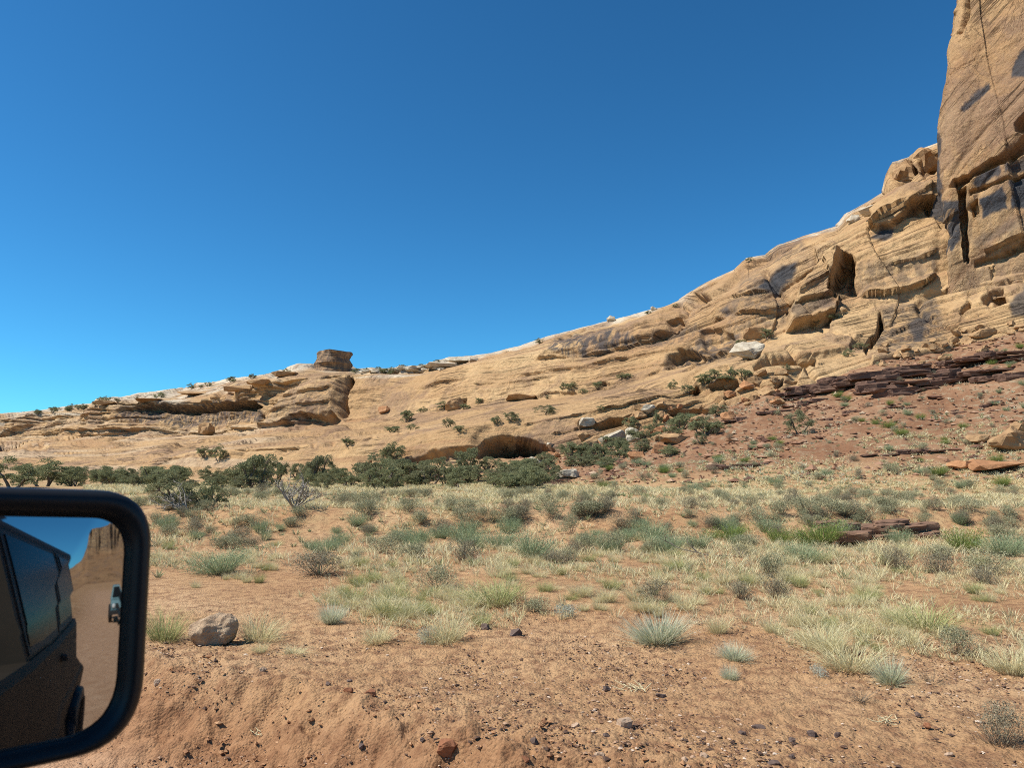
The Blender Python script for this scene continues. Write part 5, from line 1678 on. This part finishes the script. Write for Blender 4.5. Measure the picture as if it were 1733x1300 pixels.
Fl = [(k * ni + i, k * ni + (i + 1) % ni, (k + 1) * ni + (i + 1) % ni, (k + 1) * ni + i) for k in range(25) for i in range(ni)] + [tuple(range(25 * ni, 26 * ni))]
me = mesh('mirror_glass', np.array(gr_), Fl, M_MIRROR, True)
o = obj('mirror_glass', me, smir); o['label'] = 'mirror glass reflecting the vehicle side, the track and a mesa'
# arm that carries the mirror
pa = [on_mirror(-120, 1100, -0.06), on_mirror(-190, 1110, -0.08), veh(0.95, 0.1, 1.66)]
V, Fq = tubes([([Vector(q - vb) for q in pa], 0.03, 0.035)], 10)
obj('mirror_arm', mesh('mirror_arm', V, Fq, M_BLACK), smir)

def extr(name, prof, h0, h1, mt, parent, nseg=1, rzs=None):
    """closed (s,z) profile swept along the vehicle from h0 to h1"""
    P_ = []
    n = len(prof)
    for h in np.linspace(h0, h1, nseg + 1):
        for s, z in prof:
            P_.append(veh(h, s, z) - vb)
    Fl = []
    for k in range(nseg):
        for i in range(n):
            a, b = k * n + i, k * n + (i + 1) % n
            Fl.append((a, b, b + n, a + n))
    Fl.append(tuple(range(n))[::-1]); Fl.append(tuple(range(nseg * n, (nseg + 1) * n)))
    me = mesh(name, np.array(P_), Fl, mt, False)
    bm = bmesh.new(); bm.from_mesh(me); bmesh.ops.recalc_face_normals(bm, faces=bm.faces); bm.to_mesh(me); bm.free()
    return obj(name, me, parent)
def panelq(name, pts, off, th, mt, parent):
    """panel lying on the vehicle side, pts in (h, s, z)"""
    f = [veh(h, s + off, z) - vb for h, s, z in pts]; b = [veh(h, s + off - th, z) - vb for h, s, z in pts]
    n = len(f)
    Fl = [tuple(range(n)), tuple(range(2 * n - 1, n - 1, -1))] + [(i, n + i, n + (i + 1) % n, (i + 1) % n) for i in range(n)]
    return obj(name, mesh(name, np.array(f + b), Fl, mt, False), parent)
SPl = SIDEPLANE
zr = -0.28
# body: sill, crease, belt; cabin leans in above the belt
body = extr('body', [(SPl - 1.9, zr + 0.62), (SPl - 0.05, zr + 0.62), (SPl - 0.01, zr + 0.8), (SPl + 0.045, zr + 1.24), (SPl + 0.03, zr + 1.29), (SPl, zr + 1.70), (SPl - 0.02, zr + 1.74), (SPl - 1.9, zr + 1.74)], -3.1, 0.9, M_PAINT, van)
cab = extr('cabin', [(SPl - 1.8, zr + 1.74), (SPl - 0.03, zr + 1.74), (SPl - 0.17, zr + 2.46), (SPl - 0.24, zr + 2.55), (SPl - 1.7, zr + 2.55)], -2.85, -0.45, M_PAINT, van)
def sw(z):
    return SPl - 0.03 - 0.14 * (z - zr - 1.74) / 0.72
for h0, h1, h2, h3 in ((-0.55, -0.55, -1.55, -1.5), (-1.75, -1.7, -2.78, -2.60)):
    z0, z1 = zr + 1.80, zr + 2.40
    wn = panelq('side_window', [(h0, sw(z0), z0), (h1, sw(z1), z1), (h3, sw(z1), z1), (h2, sw(z0), z0)], 0.012, 0.01, M_TINT, van)
    panelq('window_frame', [(h0 + .05, sw(z0 - .04), z0 - .04), (h1 + .05, sw(z1 + .03), z1 + .03), (h3 - .05, sw(z1 + .03), z1 + .03), (h2 - .05, sw(z0 - .04), z0 - .04)], 0.006, 0.008, M_TRIM, wn)
panelq('door_handle', [(-1.35, SPl, zr + 1.58), (-1.35, SPl, zr + 1.62), (-1.52, SPl, zr + 1.62), (-1.52, SPl, zr + 1.58)], 0.05, 0.04, M_TRIM, van)
panelq('sill_step', [(-0.4, SPl, zr + 0.55), (-0.4, SPl, zr + 0.61), (-1.75, SPl, zr + 0.61), (-1.75, SPl, zr + 0.55)], 0.12, 0.12, M_TRIM, van)
def wheel(c_h, c_s, rad, wd, parent, base, vehf):
    na = 28
    prof = [(rad * 0.62, wd * .5), (rad * 0.93, wd * .5), (rad, wd * .36), (rad, -wd * .36), (rad * .93, -wd * .5), (rad * .62, -wd * .5)]
    P_ = []; Fl = []
    n = len(prof)
    for i in range(na):
        a = 2 * math.pi * i / na
        for r_, s_ in prof:
            P_.append(vehf(c_h + r_ * math.cos(a), c_s + s_, ZROAD + rad + r_ * math.sin(a)) - base)
    for i in range(na):
        for j in range(n - 1):
            a = i * n + j; b = ((i + 1) % na) * n + j
            Fl.append((a, b, b + 1, a + 1))
    t = obj('wheel', mesh('wheel', np.array(P_), Fl, M_TYRE), parent)
    P_ = [vehf(c_h, c_s + wd * .46, ZROAD + rad) - base]; Fl = []
    for i in range(na):
        a = 2 * math.pi * i / na
        q = rad * 0.63
        P_.append(vehf(c_h + q * math.cos(a), c_s + wd * (.40 if i % 4 < 2 else .30), ZROAD + rad + q * math.sin(a)) - base)
    Fl = [(0, 1 + i, 1 + (i + 1) % na) for i in range(na)]
    obj('rim', mesh('rim', np.array(P_), Fl, M_RIM, False), t)
wheel(-2.35, SPl - 0.12, 0.56, 0.34, van, vb, veh)
# arch flare over the rear wheel
ar = []
for i in range(13):
    a = math.pi * i / 12
    ar.append([Vector(veh(-2.35 + 0.60 * math.cos(a), SPl + 0.03, zr + 0.5 + 0.58 * math.sin(a)) - vb)][0])
V, Fq = tubes([(ar, 0.07, 0.07)], 6)
obj('wheel_arch', mesh('wheel_arch', V, Fq, M_TRIM), van)
panelq('rear_bumper', [(-3.05, SPl - 0.02, zr + 0.6), (-3.05, SPl - 0.02, zr + 0.85), (-3.28, SPl - 0.05, zr + 0.85), (-3.28, SPl - 0.05, zr + 0.6)], 0.03, 1.7, M_TRIM, van)
g = G('tail_lamp'); M_TAIL = g.bsdf((0.25, 0.015, 0.012), 0.2, 0.6)
panelq('tail_light', [(-3.02, SPl, zr + 1.3), (-3.02, SPl, zr + 1.6), (-3.115, SPl, zr + 1.6), (-3.115, SPl, zr + 1.3)], 0.012, 0.1, M_TAIL, van)

# following car on the road behind
q0, q1 = refl(227, 1044)
cpos = q0 + q1 * ((q0[2] - ZROAD) / -q1[2]) if q1[2] < -0.01 else W2(216, 1052, 30)
cz = ZROAD
fwd = H3
ce = empty('following_car', (cpos[0], cpos[1], cz), math.atan2(fwd[1], fwd[0]))
tag(ce, 'teal off-road car following on the track, seen in the side mirror', 'car')
M_TEALP = plain('teal_paint', (0.16, 0.27, 0.28), 0.3, 0.6, scale=3, var=0.1)
g = G('lamp_glass'); M_LAMP = g.bsdf((0.8, 0.8, 0.75), 0.1, 0.8)
def prism(name, xz, y0, y1, mt, parent, y0t=None, y1t=None):
    n = len(xz)
    zs = [q[1] for q in xz]; zmin, zmax = min(zs), max(zs)
    V = []
    for (yb, yt) in ((y0, y0 if y0t is None else y0t), (y1, y1 if y1t is None else y1t)):
        for x_, z_ in xz:
            k_ = (z_ - zmin) / (zmax - zmin + 1e-9)
            V.append((x_, yb + (yt - yb) * k_, z_))
    Fl = [tuple(range(n))[::-1], tuple(range(n, 2 * n))] + [(i, (i + 1) % n, n + (i + 1) % n, n + i) for i in range(n)]
    return obj(name, mesh(name, np.array(V), Fl, mt, False), parent)
prism('body', [(2.0, 0.55), (2.05, 0.95), (1.9, 1.1), (0.75, 1.18), (-1.95, 1.18), (-2.0, 0.55)], -0.85, 0.85, M_TEALP, ce)
cb_ = prism('cabin', [(0.75, 1.18), (0.35, 1.82), (-1.9, 1.85), (-1.95, 1.18)], -0.82, 0.82, M_TEALP, ce, -0.68, 0.68)
prism('windshield', [(0.74, 1.24), (0.40, 1.76), (0.415, 1.76), (0.765, 1.24)], -0.74, 0.74, M_TINT, cb_, -0.64, 0.64)
prism('grille', [(2.04, 0.72), (2.075, 0.72), (2.085, 0.96), (2.05, 0.96)], -0.5, 0.5, M_TRIM, ce)
prism('bumper', [(2.0, 0.42), (2.25, 0.42), (2.25, 0.62), (2.0, 0.62)], -0.88, 0.88, M_TRIM, ce)
for s in (-0.66, 0.66):
    V = [(2.09, s, 0.85)] + [(2.06, s + 0.11 * math.cos(6.283 * i / 14), 0.85 + 0.11 * math.sin(6.283 * i / 14)) for i in range(14)]
    obj('headlight', mesh('headlight', np.array(V), [(0, 1 + i, 1 + (i + 1) % 14) for i in range(14)], M_LAMP), ce)
for hx in (1.3, -1.3):
    for s in (-0.85, 0.85):
        def vf(h, s_, z):
            return np.array([h, s_ if s > 0 else -s_, z - ZROAD])
        wheel(hx, 0.85, 0.40, 0.26, ce, np.zeros(3), vf)

# mesa behind, visible only in the mirror
um = np.linspace(60, 300, 150)
def mrow(py, dist):
    return np.array([W2(q, py(q), dist) for q in um])
edge = lambda q: np.interp(q, [60, 100, 138, 148, 152, 170, 185, 215, 300], [990, 975, 950, 925, 895, 893, 888, 892, 896])
rws = [mrow(lambda q: 1022, 300), mrow(lambda q: 1000 if q > 100 else 1010, 380), mrow(lambda q: max(930, edge(q) + 1), 460), mrow(lambda q: edge(q), 475), mrow(lambda q: edge(q) + 3, 800)]
cn = [10, 14, 24, 4]
P_ = []; bd = []
for k in range(4):
    for t in np.arange(cn[k] + (k == 3)) / cn[k]:
        P_.append(rws[k] * (1 - t) + rws[k + 1] * t); bd.append(k + t)
P_ = np.array(P_).transpose(1, 0, 2)
bd = np.broadcast_to(np.array(bd)[None], P_.shape[:2])
fl = 7 * pn(um[:, None] * 0.13 + 0 * bd, 0 * bd, bd * 0.4, 131) + 6 * pn(um[:, None] * 0.4 + 0 * bd, 0 * bd, bd, 132)
dirm = np.array(W2(180, 950, 500) - W2(180, 950, 100)); dirm[2] = 0; dirm /= np.linalg.norm(dirm)
P_ = P_ + dirm * (fl * sst(1.6, 2.2, bd) * sst(3.6, 3.0, bd))[..., None]
nu, nv = P_.shape[:2]
me = mesh('mesa', P_.reshape(-1, 3), gridfaces(nu, nv), M_CLIFF, True, {'bed': (P_[..., 2] * 0.3).ravel(), 'varn': (0.6 * sst(1.9, 2.1, bd)).ravel(), 'panel': np.zeros(nu * nv), 'pale': np.zeros(nu * nv), 'red': (0.7 * sst(2.2, 1.8, bd)).ravel()})
tag(obj('mesa', me), 'distant mesa seen only as a reflection in the side mirror', kind='structure')
